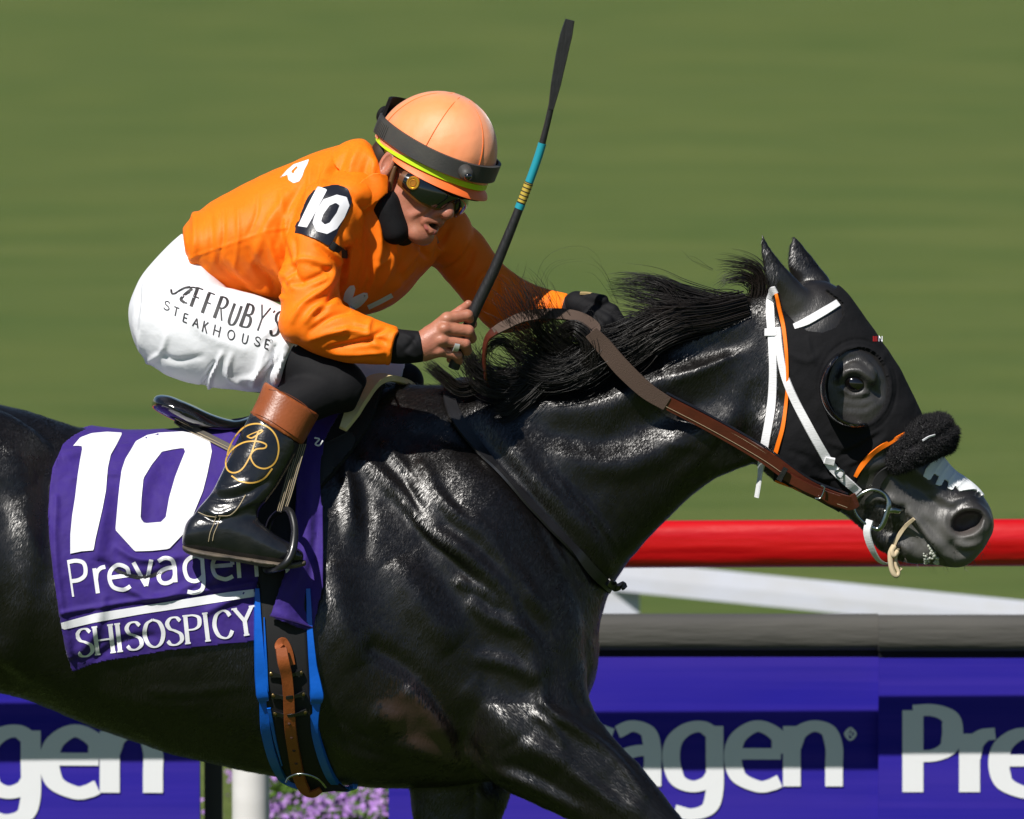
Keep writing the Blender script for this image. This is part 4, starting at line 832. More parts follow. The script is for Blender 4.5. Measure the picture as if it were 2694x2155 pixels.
hfold += [(ring2[0], 3.5, 2.5, False), (ring2[1], 3, -1.5, False)]
ears_z = proj(mirrored(HV)); 
KV, KF = shell(HV, HF, HN, hood_poly, [ear_hole, far_hole, eye_hole], off=5, sub=1, strokes=hfold, relax=2, snap=10)
hood = obj('blinker_hood', (KV, KF), BHOOD); tag(hood, 'black stretch blinker hood over the horse’s head with orange piping and round eye openings', 'hood')
KB = bvh_of(KV, KF); HK = [HB, KB]
obj('orange_piping', join([strap([(1634, 617), (1640, 645), (1650, 690), (1656, 745), (1658, 800), (1655, 850), (1648, 900), (1637, 940), (1631, 965), (1634, 990)], [7, 9, 9, 8, 6, 8, 9, 10, 10, 8], 2, HK, 2.5)]), ORNG, hood)
obj('orange_piping', strap([(1801, 1004), (1812, 985), (1830, 962), (1850, 945), (1880, 928), (1905, 912)], [8, 11, 12, 12, 10, 5], 2, HK, 3), ORNG, hood)
obj('orange_piping', strap([(1632, 1012), (1670, 1027), (1715, 1045), (1765, 1060)], [5, 7, 5, 3], 2, HK, 2), ORNG, hood)
# half cup behind the eye
CUP = mat('black_patent', (.006, .006, .008), .14, .6, coat=.8)
for s_ in (1, -1):
    an = np.linspace(math.radians(-118), math.radians(-290), 30); R = []
    for k, a in enumerate(an):
        f = math.sin(math.pi * (k / 29)) ** .45; wd = 4 + 14 * f
        cx, cy = ec[0] - 4 + 74 * math.cos(a), ec[1] + 3 + 82 * math.sin(a)
        base = -cast([(cx, cy)], HK, 0)[0][0, 1] / S; dirx, diry = math.cos(a), math.sin(a)
        h = 60 * f + 4
        prof = [(3, -4), (4, h * .4), (0, h * .85), (-wd * .5, h), (-wd * .5 - 2, h - 4), (-3, h * .75), (0, h * .35), (-2, -4)]
        R.append([P(cx + o * dirx, cy + o * diry, base + z) * [1, s_, 1] for o, z in prof])
    obj('eye_cup', tube(np.array(R)), CUP, hood)
# small brand mark
mk = [ribbon(np.array([(x, 708), (x, 719)], float), 2.4, 2) for x in (1839, 1842.5, 1846)]
obj('red_mark', letters(mk, lambda V: V, onto(HK), 1, .05), mat('red_thread', (.5, .01, .01), .7), hood)
obj('white_mark', letters(text_strokes('N', 12, 2, 1.6), affine((1850, 719), (1, .12), (0, -1)), onto(HK), 1, .05), WEMB, hood)
# cheek straps
obj('throat_strap', strap([(1635, 610), (1624, 618), (1622, 660), (1626, 720), (1628, 790), (1624, 860), (1612, 930), (1604, 975), (1600, 1010), (1594, 1048)], [16, 19, 19, 18, 18, 20, 20, 19, 17, 17], 3, HK, 2.5), WNYL, bridle)
obj('cheek_strap', strap([(1638, 690), (1642, 740), (1652, 790), (1672, 840), (1700, 895), (1725, 940), (1748, 978), (1768, 1000), (1790, 1020), (1808, 1036)], [15, 17, 17, 18, 19, 19, 20, 20, 20, 18], 3.5, HK, 3.5), WNYL, bridle)
obj('keeper', strap([(1736, 968), (1757, 972)], 16, 6, HK, 6, nrm=None), WNYL, bridle)
obj('keeper', strap([(1610, 700), (1636, 700)], 17, 4, HK, 5), WNYL, bridle)
b0 = cast([(1768, 1000)], HK, 9)[0][0]; obj('buckle', wire([b0 + np.array([x, -.002, z]) * S for x, z in ((-10, 4), (-2, 12), (9, 5), (2, -8))], 1.8, closed=True, world=True), STEEL, bridle)
obj('brow_strap', strap([(1672, 688), (1700, 676), (1735, 656), (1764, 638)], [13, 18, 18, 16], 3, HB, 3), WNYL, bridle)
# bit: D ring
dbit = [(1817, 1037, 66), (1838, 1032, 70), (1862, 1042, 72), (1873, 1062, 72), (1866, 1085, 72), (1860, 1106, 70), (1852, 1118, 69), (1842, 1112, 68), (1846, 1090, 68), (1838, 1100, 66), (1815, 1090, 64), (1800, 1074, 62), (1797, 1058, 62), (1803, 1044, 64)]
dbit = [(1817, 1038, 66), (1840, 1031, 70), (1862, 1040, 73), (1871, 1060, 74), (1866, 1084, 74), (1858, 1104, 73), (1848, 1114, 71), (1834, 1109, 68), (1815, 1097, 66), (1801, 1078, 64), (1798, 1056, 64)]
mz = [-cast([(x, y)], HB, 0)[0][0, 1] / S for x, y, _ in dbit]
dm = max(mz[2:6]) + 8
dbit = [(x, y, dm) for x, y, z in dbit]
obj('bit_ring', wire(dbit, [4, 4, 5, 7.5, 7.5, 7, 5, 3.5, 3, 3, 4], closed=True), STEEL, bridle)
obj('bit_cheek', wire([(1862, 1078, dm), (1878, 1074, dm - 2), (1892, 1076, dm - 8), (1903, 1071, dm - 22)], [6, 8, 7, 3]), STEEL, bridle)
# far ring, mirrored
obj('far_bit_ring', (lambda vf: (vf[0] * [1, -1, 1], vf[1]))(wire(dbit, [4, 4, 5, 7.5, 7.5, 7, 5, 3.5, 3, 3, 4], closed=True)), STEEL, bridle)
obj('chin_strap', strap([(1832, 1095, dm + 3), (1826, 1120, dm + 2), (1834, 1150, dm - 8), (1850, 1178, dm - 30), (1868, 1186, dm - 55), (1872, 1170, 5), (1862, 1140, 0), (1846, 1118, 10)], [17, 18, 18, 15, 12, 10, 12, 12], 3, None, nrm=[[-.5, -.8, 0], [-.6, -.8, -.1], [-.6, -.7, -.3], [-.5, -.5, -.6], [0, -.3, -.9], [.6, -.6, -.2], [.5, -.8, 0], [.4, -.9, 0]]), WNYL, bridle)
# reins
reins = thing('reins', 'brown leather and rubber reins running from the bit to the jockey’s hand', 'reins', tuple(P(1500, 850, 90)))
GLV = 150
rp = [(1804, 1052, dm + 4), (1780, 1058, dm + 12), (1700, 1026, 104), (1610, 962, 112), (1500, 898, 112), (1398, 845, 114)]
def thru(p, bv, lift):
    out = []
    for x, y, d in p: out.append((x, y, max(d, -cast([(x, y)], bv, lift)[0][0, 1] / S)))
    return out
rp = thru(rp, HK, 7)
obj('leather_rein', strap(rp, [30, 32, 32, 31, 30, 29], 4, None, nrm=[-.0, -1, -.2]), BRN, reins)
obj('leather_rein_edge', strap([(x + 4, y - 16, d - 3) for x, y, d in rp[1:]], [7, 7, 7, 7, 7], 4, None, nrm=[.2, -.7, .6]), BLEA, reins)
stl = []
for sgn in (-12, 11):
    stl.append(wire([(x + sgn * .35, y + sgn, d + 5) for x, y, d in rp[1:]], .55, 5, 6))
obj('stitching', join(stl), STITCH, reins)
obj('rein_keeper', strap([(1655, 985, 130), (1640, 1012, 130)], 12, 6, None), BLEA, reins)
rb0 = thru([(1728, 1022, 130), (1736, 1028, 130), (1728, 1048, 130), (1716, 1050, 130)], HK, 16)
obj('buckle', wire(rb0, 2, closed=False), STEEL, reins)
lp2 = thru([(1650, 1000, 118), (1690, 1022, 118), (1730, 1040, 118), (1765, 1052, 110)], HK, 13)
obj('buckle_strap', strap(lp2, 20, 4, None, nrm=[0, -1, -.2]), BRN, reins)
gp = [(1404, 850, 117), (1360, 822, 122), (1310, 775, 128), (1270, 728, 132), (1244, 700, 136)]
obj('rubber_grip', strap(thru(gp, HB, 6), [31, 36, 38, 36, 30], 4, None, nrm=[-.05, -1, -.1]), GUM, reins)
gq = [(1246, 712, 120), (1252, 690, 110), (1215, 668, 108), (1160, 662, 112), (1105, 668, 120), (1060, 688, 126), (1040, 700, 128)]
obj('rubber_grip', strap(gq, [20, 26, 27, 27, 26, 24, 20], 4, None, nrm=[-.1, -.8, .55]), GUM, reins)
lq = [(1044, 696, 127), (1026, 715, 128), (1020, 750, 122), (1024, 800, 100), (1040, 830, 70)]
obj('leather_end', strap(lq, [26, 16, 10, 10, 8], 3, None, nrm=[-.8, -.6, .1]), BRN, reins)
# neck strap
ns = thing('neck_strap', 'narrow black leather yoke strap crossing the horse’s shoulder and chest', 'strap', tuple(P(1100, 1000, 150)))
obj('strap', strap([(1000, 812), (978, 802), (952, 808), (945, 830), (957, 872), (985, 915), (1030, 970), (1090, 1035), (1150, 1098), (1210, 1160), (1250, 1205), (1285, 1240)], [18, 22, 22, 25, 29, 28, 25, 24, 24, 24, 24, 22], 5, HB, 9), mat('worn_black_leather', (.014, .014, .016), .32, .55, bump=[((90, 90, 90), .0005)]), ns)
obj('buckle', strap([(1278, 1225, 6), (1296, 1235, 8), (1308, 1232, 4), (1314, 1240, 2)], [16, 22, 20, 14], 6, HB, 6), BLEA, ns)
# nose roll of black fleece
FL = mat('black_fleece', (.010, .009, .011), .85, .25, sheen=.35)
roll = thing('noseband_roll', 'fluffy black sheepskin noseband roll across the horse’s nose', 'noseband', tuple(P(1960, 930, 0)))
axp = [P(1878, 978, 62), P(1908, 958, 78), P(1950, 925, 62), P(1974, 916, 0), P(1950, 925, -62), P(1908, 958, -78), P(1878, 978, -62)]
axc = cr(axp, 8); rad = np.interp(np.linspace(0, 1, len(axc)), [0, .15, .32, .5, .68, .85, 1], np.array([22, 31, 41, 43, 41, 31, 22])) * S
th = np.linspace(0, 2 * math.pi, 26, endpoint=False); tt = np.gradient(axc, axis=0); tt /= np.linalg.norm(tt, axis=1)[:, None]
uu = np.cross(tt, [.5, 0, .85]); uu /= np.linalg.norm(uu, axis=1)[:, None]; vv = np.cross(tt, uu)
RR = axc[:, None] + rad[:, None, None] * (np.cos(th)[None, :, None] * uu[:, None] + np.sin(th)[None, :, None] * vv[:, None])
fv = tube(RR * 1.0)
f1, f2 = remesh([fv], .004, 4); fn = normals(f1, f2); fbm = f1 + fn * (np.sin(f1[:, 0] * 160) * np.sin(f1[:, 2] * 150 + 1) * .0022)[:, None]
fbm = brush(fbm, fn, [([(1900, 945), (1955, 925), (2010, 895)], 6, -7, False)], both=True, facing=False)
obj('fleece', (fbm, f2), FL, roll)
def tufts(V, F, N, n, ln, wd, jit=.6):
    i = rng.integers(0, len(F), n); w_ = rng.dirichlet(np.ones(4), n); c = (V[F[i]] * w_[..., None]).sum(1); nn_ = N[F[i, 0]]
    d = nn_ + rng.normal(size=(n, 3)) * jit; d /= np.linalg.norm(d, axis=1)[:, None]; s = np.cross(d, rng.normal(size=(n, 3))); s /= np.linalg.norm(s, axis=1)[:, None]
    L_ = ln * rng.uniform(.5, 1.3, n)[:, None]; b = c + d * L_ * .55 + rng.normal(size=(n, 3)) * ln * .12; e_ = c + d * L_ + rng.normal(size=(n, 3)) * ln * .25
    V2 = np.stack([c - s * wd, c + s * wd, b + s * wd * .7, b - s * wd * .7, e_, e_ + s * wd * .1], 1).reshape(-1, 3); k = np.arange(n)[:, None] * 6
    return V2, np.vstack([k + [0, 1, 2, 3], k + [3, 2, 5, 4]])
obj('fleece_tufts', tufts(fbm, f2, fn, 26000, 9 * S, .55 * S), FL, roll)
RV = bvh_of(fbm, f2)
obj('white_clip', strap([(1942, 928), (1955, 920), (1968, 916)], 4, 1.5, RV, 9), WEMB, roll)
obj('noseband_strap', join([strap([(1893, 975), (1868, 990), (1850, 1010), (1842, 1035)], [20, 20, 20, 16], 3, HK, 4)]), BWEB, roll)
# tape on the nose
TAPE = mat('white_tape', (.86, .88, .90), .55, .35, bump=[((40, 40, 40), .0015, 3)])
tp = [(1992, 957), (2012, 952), (2030, 968), (2050, 1000), (2075, 1000), (2068, 1015), (2070, 1045), (2052, 1031), (2035, 1033), (2018, 1036), (2012, 1022), (2005, 1033), (1994, 1029), (1998, 1016), (1988, 1010), (1981, 1025), (1969, 1020), (1976, 1004), (1966, 997), (1957, 1013), (1943, 1003), (1948, 988), (1958, 976), (1975, 967)]
tv = shell(HV, HF, HN, tp, off=3.0, sub=1, relax=1, strokes=[([(1975, 1010), (2000, 975)], 2, 2, False), ([(1992, 1018), (2018, 985)], 2, 2, False), ([(2012, 1028), (2040, 1000)], 2, 2, False), ([(1963, 1000), (1985, 968)], 2, 2, False)], snap=14)
to = obj('nose_tape', tv, TAPE); tag(to, 'strips of white tape stuck over the horse’s nose above the nostril', 'tape')
# tongue tie and foam
TT = mat('tongue_tie_cloth', (.62, .50, .33), .85, .2, bump=[((300, 300, 60), .0008)])
tie = thing('tongue_tie', 'pale cotton tongue tie knotted under the horse’s lower jaw', 'tongue tie', tuple(P(1880, 1190, 40)))
z0 = -cast([(1915, 1100)], HB, 3)[0][0, 1] / S
obj('band', strap(thru([(1925, 1092, 0), (1905, 1110, 0), (1888, 1135, 0), (1882, 1150, 40)], HB, 3), [7, 9, 9, 8], 3, None), TT, tie)
obj('knot', join([wire([(1882, 1148, 48), (1875, 1165, 50), (1876, 1190, 50), (1881, 1207, 50), (1888, 1213, 49), (1892, 1205, 47), (1886, 1190, 46), (1886, 1170, 46), (1890, 1155, 46)], [5, 6, 6, 6, 5, 4, 4, 4, 5], 8), wire([(1884, 1150, 50), (1878, 1160, 53), (1882, 1170, 53), (1890, 1160, 50)], 6), wire([(1886, 1178, 40), (1896, 1196, 38), (1899, 1198, 38), (1888, 1206, 38)], 1.6, 5)]), TT, tie)
fm = [(1955, 1145), (1966, 1156), (1980, 1170), (1990, 1182), (1975, 1196), (1960, 1190), (1940, 1188), (1932, 1184), (1945, 1172), (1950, 1160)]
a1_, a2_, a3_ = [], 0, 0
bub = [ellipsoid(P(x, y, -cast([(x, y)], HB, 1)[0][0, 1] / S), (r * S, r * S * .7, r * S), n=10, m=7) for x, y, r in [(1955 + rng.uniform(-12, 20), 1172 + rng.uniform(-10, 16), rng.uniform(1.5, 5)) for _ in range(36)] + [(1956 + i * 3, 1150 + i * 5, 4) for i in range(6)]]
fo = obj('mouth_foam', join(bub), mat('saliva_foam', (.62, .64, .56), .35, .5, trans=.3)); tag(fo, 'blobs of white saliva foam at the corner of the horse’s lips', 'foam')

# whiskers on the lips and chin
wk = []
for x, y in [(2070, 1165), (2050, 1180), (2030, 1190), (1990, 1190), (1960, 1190), (1930, 1185), (1905, 1175), (2080, 1140), (2010, 1160), (1950, 1165)]:
    z_ = -cast([(x, y)], HB, 0)[0][0, 1] / S
    for k in range(3): wk.append(wire([(x, y, z_), (x + rng.uniform(-6, 8), y + rng.uniform(6, 12), z_ + 8), (x + rng.uniform(-10, 14), y + rng.uniform(14, 24), z_ + 10)], [.35, .25, .12], 3, 2))
obj('whiskers', join(wk), mat('whisker', (.10, .09, .08), .5), horse)['kind'] = 'stuff'
# ---------------------------------------------------------------- mane strands
HAIR = mat('black_hair', (.008, .0065, .006), .40, .5, var=((6, 6, 6), (.02, .012, .008), .6))
def strands(guides, name='mane'):
    """guide: (points (x,y,d), start spread, end spread, number, width, curl)"""
    VV, FF = [], []; o = 0
    for g in guides:
        pts, s0, s1, n, wd = g[:5]; curl = g[5] if len(g) > 5 else 6
        p = cr(pts, 5); m = len(p); t = np.linspace(0, 1, m)
        tg = np.gradient(p, axis=0); tg /= np.linalg.norm(tg[:, :2], axis=1)[:, None] + 1e-6; nr = np.stack([-tg[:, 1], tg[:, 0], 0 * t], 1)
        for k in range(n):
            a = rng.normal() * .6; zz = rng.normal() * .6; ph = rng.uniform(0, 6.28); fr = rng.uniform(.6, 2.0); cut_ = rng.uniform(.55, 1.0)
            q = p + nr * ((a * (s0 + (s1 - s0) * t)) + curl * 1.35 * rng.uniform(.1, 1) * np.sin(ph + fr * 4 * t) * t)[:, None]
            q[:, 2] += zz * (s0 * .8 + (s1 * .7 - s0 * .8) * t) + curl * .6 * np.cos(ph * 1.7 + fr * 3 * t) * t
            q[:, :2] += (rng.normal(size=2) * s1 * .35)[None] * (t ** 1.6)[:, None]
            L_ = max(4, int(m * cut_)); q = q[:L_]; w_ = wd * .85 * S * rng.uniform(.45, 1.3) * (1 - np.linspace(0, 1, L_) ** 2.5 * .85)
            C = P(q[:, 0], q[:, 1], q[:, 2]); T = np.gradient(C, axis=0); T /= np.linalg.norm(T, axis=1)[:, None] + 1e-9
            u = np.cross(T, [0.1, 1, .15]); u /= np.linalg.norm(u, axis=1)[:, None] + 1e-9; v = np.cross(T, u)
            R = np.stack([C + u * w_[:, None], C - u * w_[:, None] * .6 + v * w_[:, None] * .9, C - u * w_[:, None] * .6 - v * w_[:, None] * .9], 1).reshape(-1, 3)
            i = np.arange(L_ - 1)[:, None] * 3; j = np.arange(3)[None]; F = np.stack([i + j, i + (j + 1) % 3, i + 3 + (j + 1) % 3, i + 3 + j], -1).reshape(-1, 4) + o
            VV.append(R); FF.append(F); o += len(R)
    return np.vstack(VV), np.vstack(FF)
G = [
 # tuft by the ears, curling back
 ([(1595, 640, 10), (1602, 600, 12), (1590, 570, 14), (1550, 555, 16), (1500, 550, 18)], 12, 14, 170, 1.1, 7),
 ([(1580, 640, 5), (1590, 610, 10), (1570, 590, 14), (1530, 590, 18), (1500, 610, 18)], 12, 8, 90, 1.0, 9),
 ([(1560, 650, 20), (1540, 640, 24), (1480, 640, 26), (1430, 625, 24)], 18, 16, 160, 1.2),
 ([(1580, 645, 20), (1520, 640, 30), (1440, 620, 30), (1380, 600, 26), (1320, 595, 20), (1270, 600, 16)], 16, 18, 260, 1.1, 8),
 ([(1560, 650, 30), (1490, 655, 38), (1400, 640, 36), (1340, 625, 30), (1265, 605, 24)], 22, 14, 200, 1.1, 8),
 ([(1520, 660, 36), (1440, 650, 40), (1400, 605, 36), (1370, 590, 30), (1340, 580, 26)], 16, 8, 90, 1.0, 6),
 ([(1575, 645, 40), (1500, 665, 62), (1420, 672, 78), (1350, 676, 80), (1290, 672, 78)], 17, 24, 460, 1.5, 8),
 ([(1500, 660, 50), (1430, 678, 80), (1370, 706, 92), (1330, 735, 92), (1285, 755, 90)], 22, 22, 380, 1.5, 8),
 ([(1430, 678, 50), (1370, 688, 80), (1310, 715, 92), (1250, 732, 96), (1200, 755, 98)], 24, 26, 460, 1.5, 8),
 ([(1340, 705, 40), (1280, 720, 80), (1260, 740, 94), (1220, 770, 100), (1170, 778, 104)], 30, 26, 420, 1.5, 8),
 # forelock-like wave thrown up over the hands
 ([(1260, 735, 60), (1220, 735, 90), (1170, 700, 110), (1130, 640, 118), (1095, 590, 112)], 26, 30, 170, .9, 20),
 ([(1210, 745, 70), (1150, 720, 100), (1100, 670, 118), (1070, 620, 120), (1050, 590, 118)], 24, 38, 120, .8, 22),
 ([(1180, 750, 80), (1140, 700, 110), (1130, 640, 122), (1110, 600, 124), (1080, 570, 122)], 20, 26, 50, .8, 16),
 ([(1200, 755, 70), (1130, 745, 90), (1070, 710, 106), (1020, 680, 108)], 22, 34, 130, 1.0, 20),
 ([(1230, 750, 90), (1190, 780, 102), (1140, 790, 100), (1090, 770, 96), (1050, 730, 96)], 22, 26, 220, 1.2, 16),
 ([(1250, 740, 90), (1210, 770, 104), (1165, 780, 108), (1110, 760, 108), (1065, 720, 106)], 22, 20, 200, 1.2, 10),
 ([(1130, 780, 70), (1080, 800, 86), (1030, 790, 90), (990, 750, 90), (965, 700, 88)], 22, 24, 260, 1.2, 14),
 ([(1090, 790, 70), (1050, 815, 80), (1010, 800, 84), (985, 760, 86), (975, 740, 84)], 22, 12, 160, 1.2, 10),
 ([(1000, 815, 60), (970, 820, 68), (940, 800, 76), (910, 775, 80), (890, 762, 80)], 12, 10, 170, 1.2, 6),
 ([(1160, 770, 80), (1100, 830, 92), (1060, 860, 96), (1030, 850, 98)], 24, 20, 130, 1.1, 8),
 ([(1180, 700, 100), (1210, 690, 118), (1240, 720, 124), (1240, 770, 120), (1215, 790, 114)], 14, 14, 120, 1.0, 10),
 ([(1100, 760, 90), (1060, 720, 110), (1030, 730, 112), (1022, 760, 110), (1040, 790, 106)], 8, 10, 60, .9, 10),
 ([(1290, 720, 60), (1250, 700, 90), (1240, 670, 96), (1220, 650, 96)], 14, 20, 50, .9, 10),
]
# loose flying hairs
wisp = []
for a in ([(1130, 640, 120), (1160, 560, 118), (1230, 545, 112), (1260, 590, 100)], [(1000, 700, 90), (950, 670, 88), (900, 660, 86)], [(1300, 640, 40), (1260, 560, 40), (1200, 545, 40)], [(1090, 600, 110), (1100, 560, 110), (1110, 520, 110)], [(960, 720, 90), (920, 700, 90), (880, 650, 88)], [(900, 770, 80), (870, 740, 80), (850, 700, 80)], [(1500, 570, 20), (1450, 550, 20), (1430, 545, 20)], [(1400, 600, 30), (1330, 570, 28), (1290, 575, 26)]):
    wisp.append((a, 5, 20, 4, .32, 14))
obj('mane', strands(G + wisp), HAIR, horse)
# hairs along the crest and withers, coat fuzz on the outline
fz = []
for i in range(60):
    x = rng.uniform(790, 960); y = np.interp(x, [790, 860, 930, 960], [815, 811, 816, 822]); fz.append(([(x, y + 4, rng.uniform(-20, 20)), (x - 9, y - 3, 0), (x - 22, y - 3, 0)], 4, 4, 6, .4, 1))
obj('wither_hairs', strands(fz), HAIR, horse)
# ================================================================ JOCKEY
SHIRT = mat('orange_silk', (1.0, .205, .005), .58, .25, sss=.18, bump=[((500, 500, 500), .0002, 1), ((22, 22, 22), .0035, 2)], var=((8, 8, 8), (.96, .165, .003), .4))
PANT = mat('white_breeches', (.82, .83, .87), .6, .4, bump=[((26, 26, 26), .003, 3)])
LEGG = mat('black_stretch', (.0065, .0065, .008), .75, .22, sheen=0, bump=[((50, 50, 50), .001, 3)])
BOOT = mat('black_boot', (.009, .010, .013), .24, .55, coat=.35, bump=[((35, 35, 35), .002, 3), ((160, 160, 160), .0003, 3)], var=((40, 40, 40), (.02, .02, .022), .5))
SKIN = mat('skin', (.43, .180, .108), .42, .45, sss=.12, var=[((60, 60, 60), (.34, .125, .075), .7), ((24, 24, 24), (.54, .20, .14), .5)], bump=[((500, 500, 500), .0004, 2), ((140, 140, 140), .0006, 3)])
jock = thing('person', 'crouching jockey in orange shirt and white breeches, whip hand forward, riding the black horse', 'person', tuple(P(500, 750, 0)))
def pc(a, b, r0, r1=None, **k): return capsule(P(*a), P(*b), r0 * S, (r0 if r1 is None else r1) * S, **k)
# ---- shirt
torso = [(384, 480, 392, 556, 118), (400, 462, 410, 590, 135), (440, 428, 455, 612, 150), (520, 384, 540, 626, 165), (610, 344, 640, 650, 175), (690, 312, 740, 668, 175, -5), (765, 302, 830, 640, 160, -20), (825, 335, 895, 575, 125, -50), (870, 400, 935, 530, 80, -70)]
uarm = [(640, 420, 745, 460, 60, 155), (612, 480, 742, 500, 66, 185), (598, 540, 722, 545, 62, 205), (592, 610, 716, 615, 58, 222), (592, 665, 722, 640, 56, 236), (605, 705, 722, 650, 50, 245)]
farm = [(598, 640, 606, 712, 40, 238), (625, 622, 640, 735, 52, 244), (680, 625, 680, 752, 54, 250), (740, 650, 730, 764, 52, 256), (800, 676, 785, 768, 48, 260), (838, 688, 816, 768, 44, 262)]
farb = [(880, 470, 860, 590, 70, -110), (950, 452, 905, 560, 66, -140), (1010, 490, 940, 592, 60, -160), (1060, 556, 985, 645, 54, -150), (1110, 592, 1045, 700, 48, -115), (1160, 610, 1120, 690, 40, -70), (1196, 618, 1182, 668, 28, -30)]
SV, SF = remesh([loft(torso, 48), loft(uarm), loft(farm), loft(farb), ellipsoid(P(694, 458, 150), (.066, .075, .072)), ellipsoid(P(925, 492, -130), (.066, .07, .062)), ellipsoid(P(628, 680, 238), (.040, .05, .042)), ellipsoid(P(735, 405, 60), (.080, .13, .052))], .0036, 7)
SN = normals(SV, SF)
wr = [([(592, 560), (640, 545), (700, 560)], 8, 4), ([(600, 600), (650, 590), (712, 560)], 9, -5), ([(705, 560), (690, 600), (640, 640), (612, 680)], 9, 7), ([(720, 590), (690, 640), (660, 670)], 8, -6), ([(712, 640), (670, 650), (640, 680)], 9, 7), ([(740, 655), (700, 665), (650, 700)], 8, -6), ([(650, 715), (700, 700), (760, 700), (800, 735)], 9, 6), ([(690, 735), (740, 725), (790, 715), (815, 722)], 8, -8), ([(700, 745), (760, 745), (812, 742)], 7, 5), ([(780, 672), (775, 700), (800, 720)], 7, 5), ([(815, 690), (790, 705), (770, 720)], 6, -5),
      ([(690, 520), (712, 545), (718, 562)], 7, 6), ([(665, 515), (695, 540), (716, 566)], 7, -5), ([(840, 695), (826, 710), (816, 765)], 5, 4, False),
      # body folds, fanning from the shoulder
      ([(610, 400), (560, 480), (530, 560)], 12, 4), ([(640, 380), (600, 450), (580, 520)], 9, -4), ([(590, 480), (610, 560), (640, 600)], 10, -7), ([(560, 490), (585, 560), (620, 610)], 9, 6), ([(520, 520), (550, 580), (600, 620)], 11, -6), ([(480, 540), (520, 590), (590, 625)], 10, 5), ([(450, 520), (470, 570), (520, 610)], 9, -5), ([(430, 560), (470, 600), (540, 618)], 7, 5), ([(590, 400), (600, 470), (605, 540)], 8, 3), ([(410, 450), (412, 500), (405, 560)], 10, 5, False), ([(440, 440), (445, 500), (440, 550)], 9, -3), ([(500, 600), (560, 610), (600, 630)], 7, 5), ([(620, 500), (618, 560), (596, 600)], 7, -6),
      ([(400, 543), (480, 516), (560, 488), (605, 480)], 3, 1.6, False),
      ([(700, 330), (680, 370), (660, 400)], 9, 4), ([(730, 330), (705, 360), (690, 385)], 8, -4),
      # chest
      ([(760, 460), (770, 540), (750, 620)], 11, -6), ([(790, 440), (800, 520), (780, 600)], 9, 6), ([(740, 500), (735, 560), (730, 600)], 8, 6), ([(720, 480), (728, 540), (715, 580)], 8, -6), ([(810, 500), (840, 560), (850, 600)], 9, -4), ([(830, 470), (830, 540), (800, 610)], 8, 5), ([(900, 490), (870, 540), (840, 580)], 8, 5), ([(740, 420), (760, 470), (748, 530)], 7, 7), ([(870, 500), (890, 530), (905, 545)], 9, -5), ([(820, 620), (850, 590), (880, 555)], 9, 4),
      ([(950, 470), (930, 510), (915, 548)], 9, -6), ([(985, 500), (960, 540), (930, 560)], 8, 5), ([(1000, 520), (985, 560), (960, 590)], 8, -5), ([(1040, 560), (1010, 590), (1000, 630)], 8, 4), ([(1130, 620), (1120, 650), (1140, 680)], 6, 5), ([(1160, 622), (1150, 650), (1165, 672)], 5, -4)]
wr += [([(x0, y0), ((x0 + x1) / 2 + 6, (y0 + y1) / 2), (x1, y1)], 6, h_) for x0, y0, x1, y1, h_ in [(470, 440, 458, 560, -2.5), (500, 430, 492, 570, 2.5), (545, 410, 520, 500, -2.5), (575, 560, 600, 620, 4), (540, 560, 580, 620, -4), (655, 345, 628, 470, 3), (672, 345, 650, 440, -3), (610, 560, 604, 600, 4), (660, 600, 690, 580, 4), (655, 560, 700, 575, -3), (735, 690, 700, 700, 4), (770, 690, 745, 680, 3), (790, 750, 740, 752, -3), (820, 540, 790, 560, 3), (850, 520, 830, 590, -3), (780, 560, 765, 620, -4), (1075, 600, 1050, 640, 3), (1050, 580, 1030, 640, -3)]]
wr = [(r_[0], r_[1] * .78, r_[2] * 1.45) + tuple(r_[3:]) for r_ in wr]
SV = brush(SV, SN, wr, both=False, facing=False); SV = SV + normals(SV, SF) * (lump(SV, 45, .3, .0007) + lump(SV, 110, 2., .0003))[:, None]
obj('shirt', (SV, SF), SHIRT, jock); SB = bvh_of(SV, SF)
def polyf(poly, bv, lift, step=4, holes=()): return fill(poly, list(holes), bv, lift, step)
WSH = mat('white_print', (.76, .76, .78), .7, .3)
obj('back_print', polyf([(590, 374), (604, 358), (618, 346), (651, 335), (647, 346), (641, 357), (636, 372), (630, 382), (618, 386), (607, 379), (605, 368)], SB, 1.2, 3, [[(612, 362), (624, 350), (628, 352), (620, 360), (618, 366)]]), WSH, jock)
m2 = [ribbon(cr(p, 5)[:, :2], w_, w_) for p, w_ in (([(728, 634), (732, 618), (742, 606), (738, 622), (730, 638)], 12), ([(734, 642), (746, 632), (770, 622), (756, 640), (738, 650)], 12), ([(775, 648), (800, 636), (826, 622)], 10))]
obj('chest_print', letters(m2, lambda V: V, onto(SB), 1.5, .3), WSH, jock)
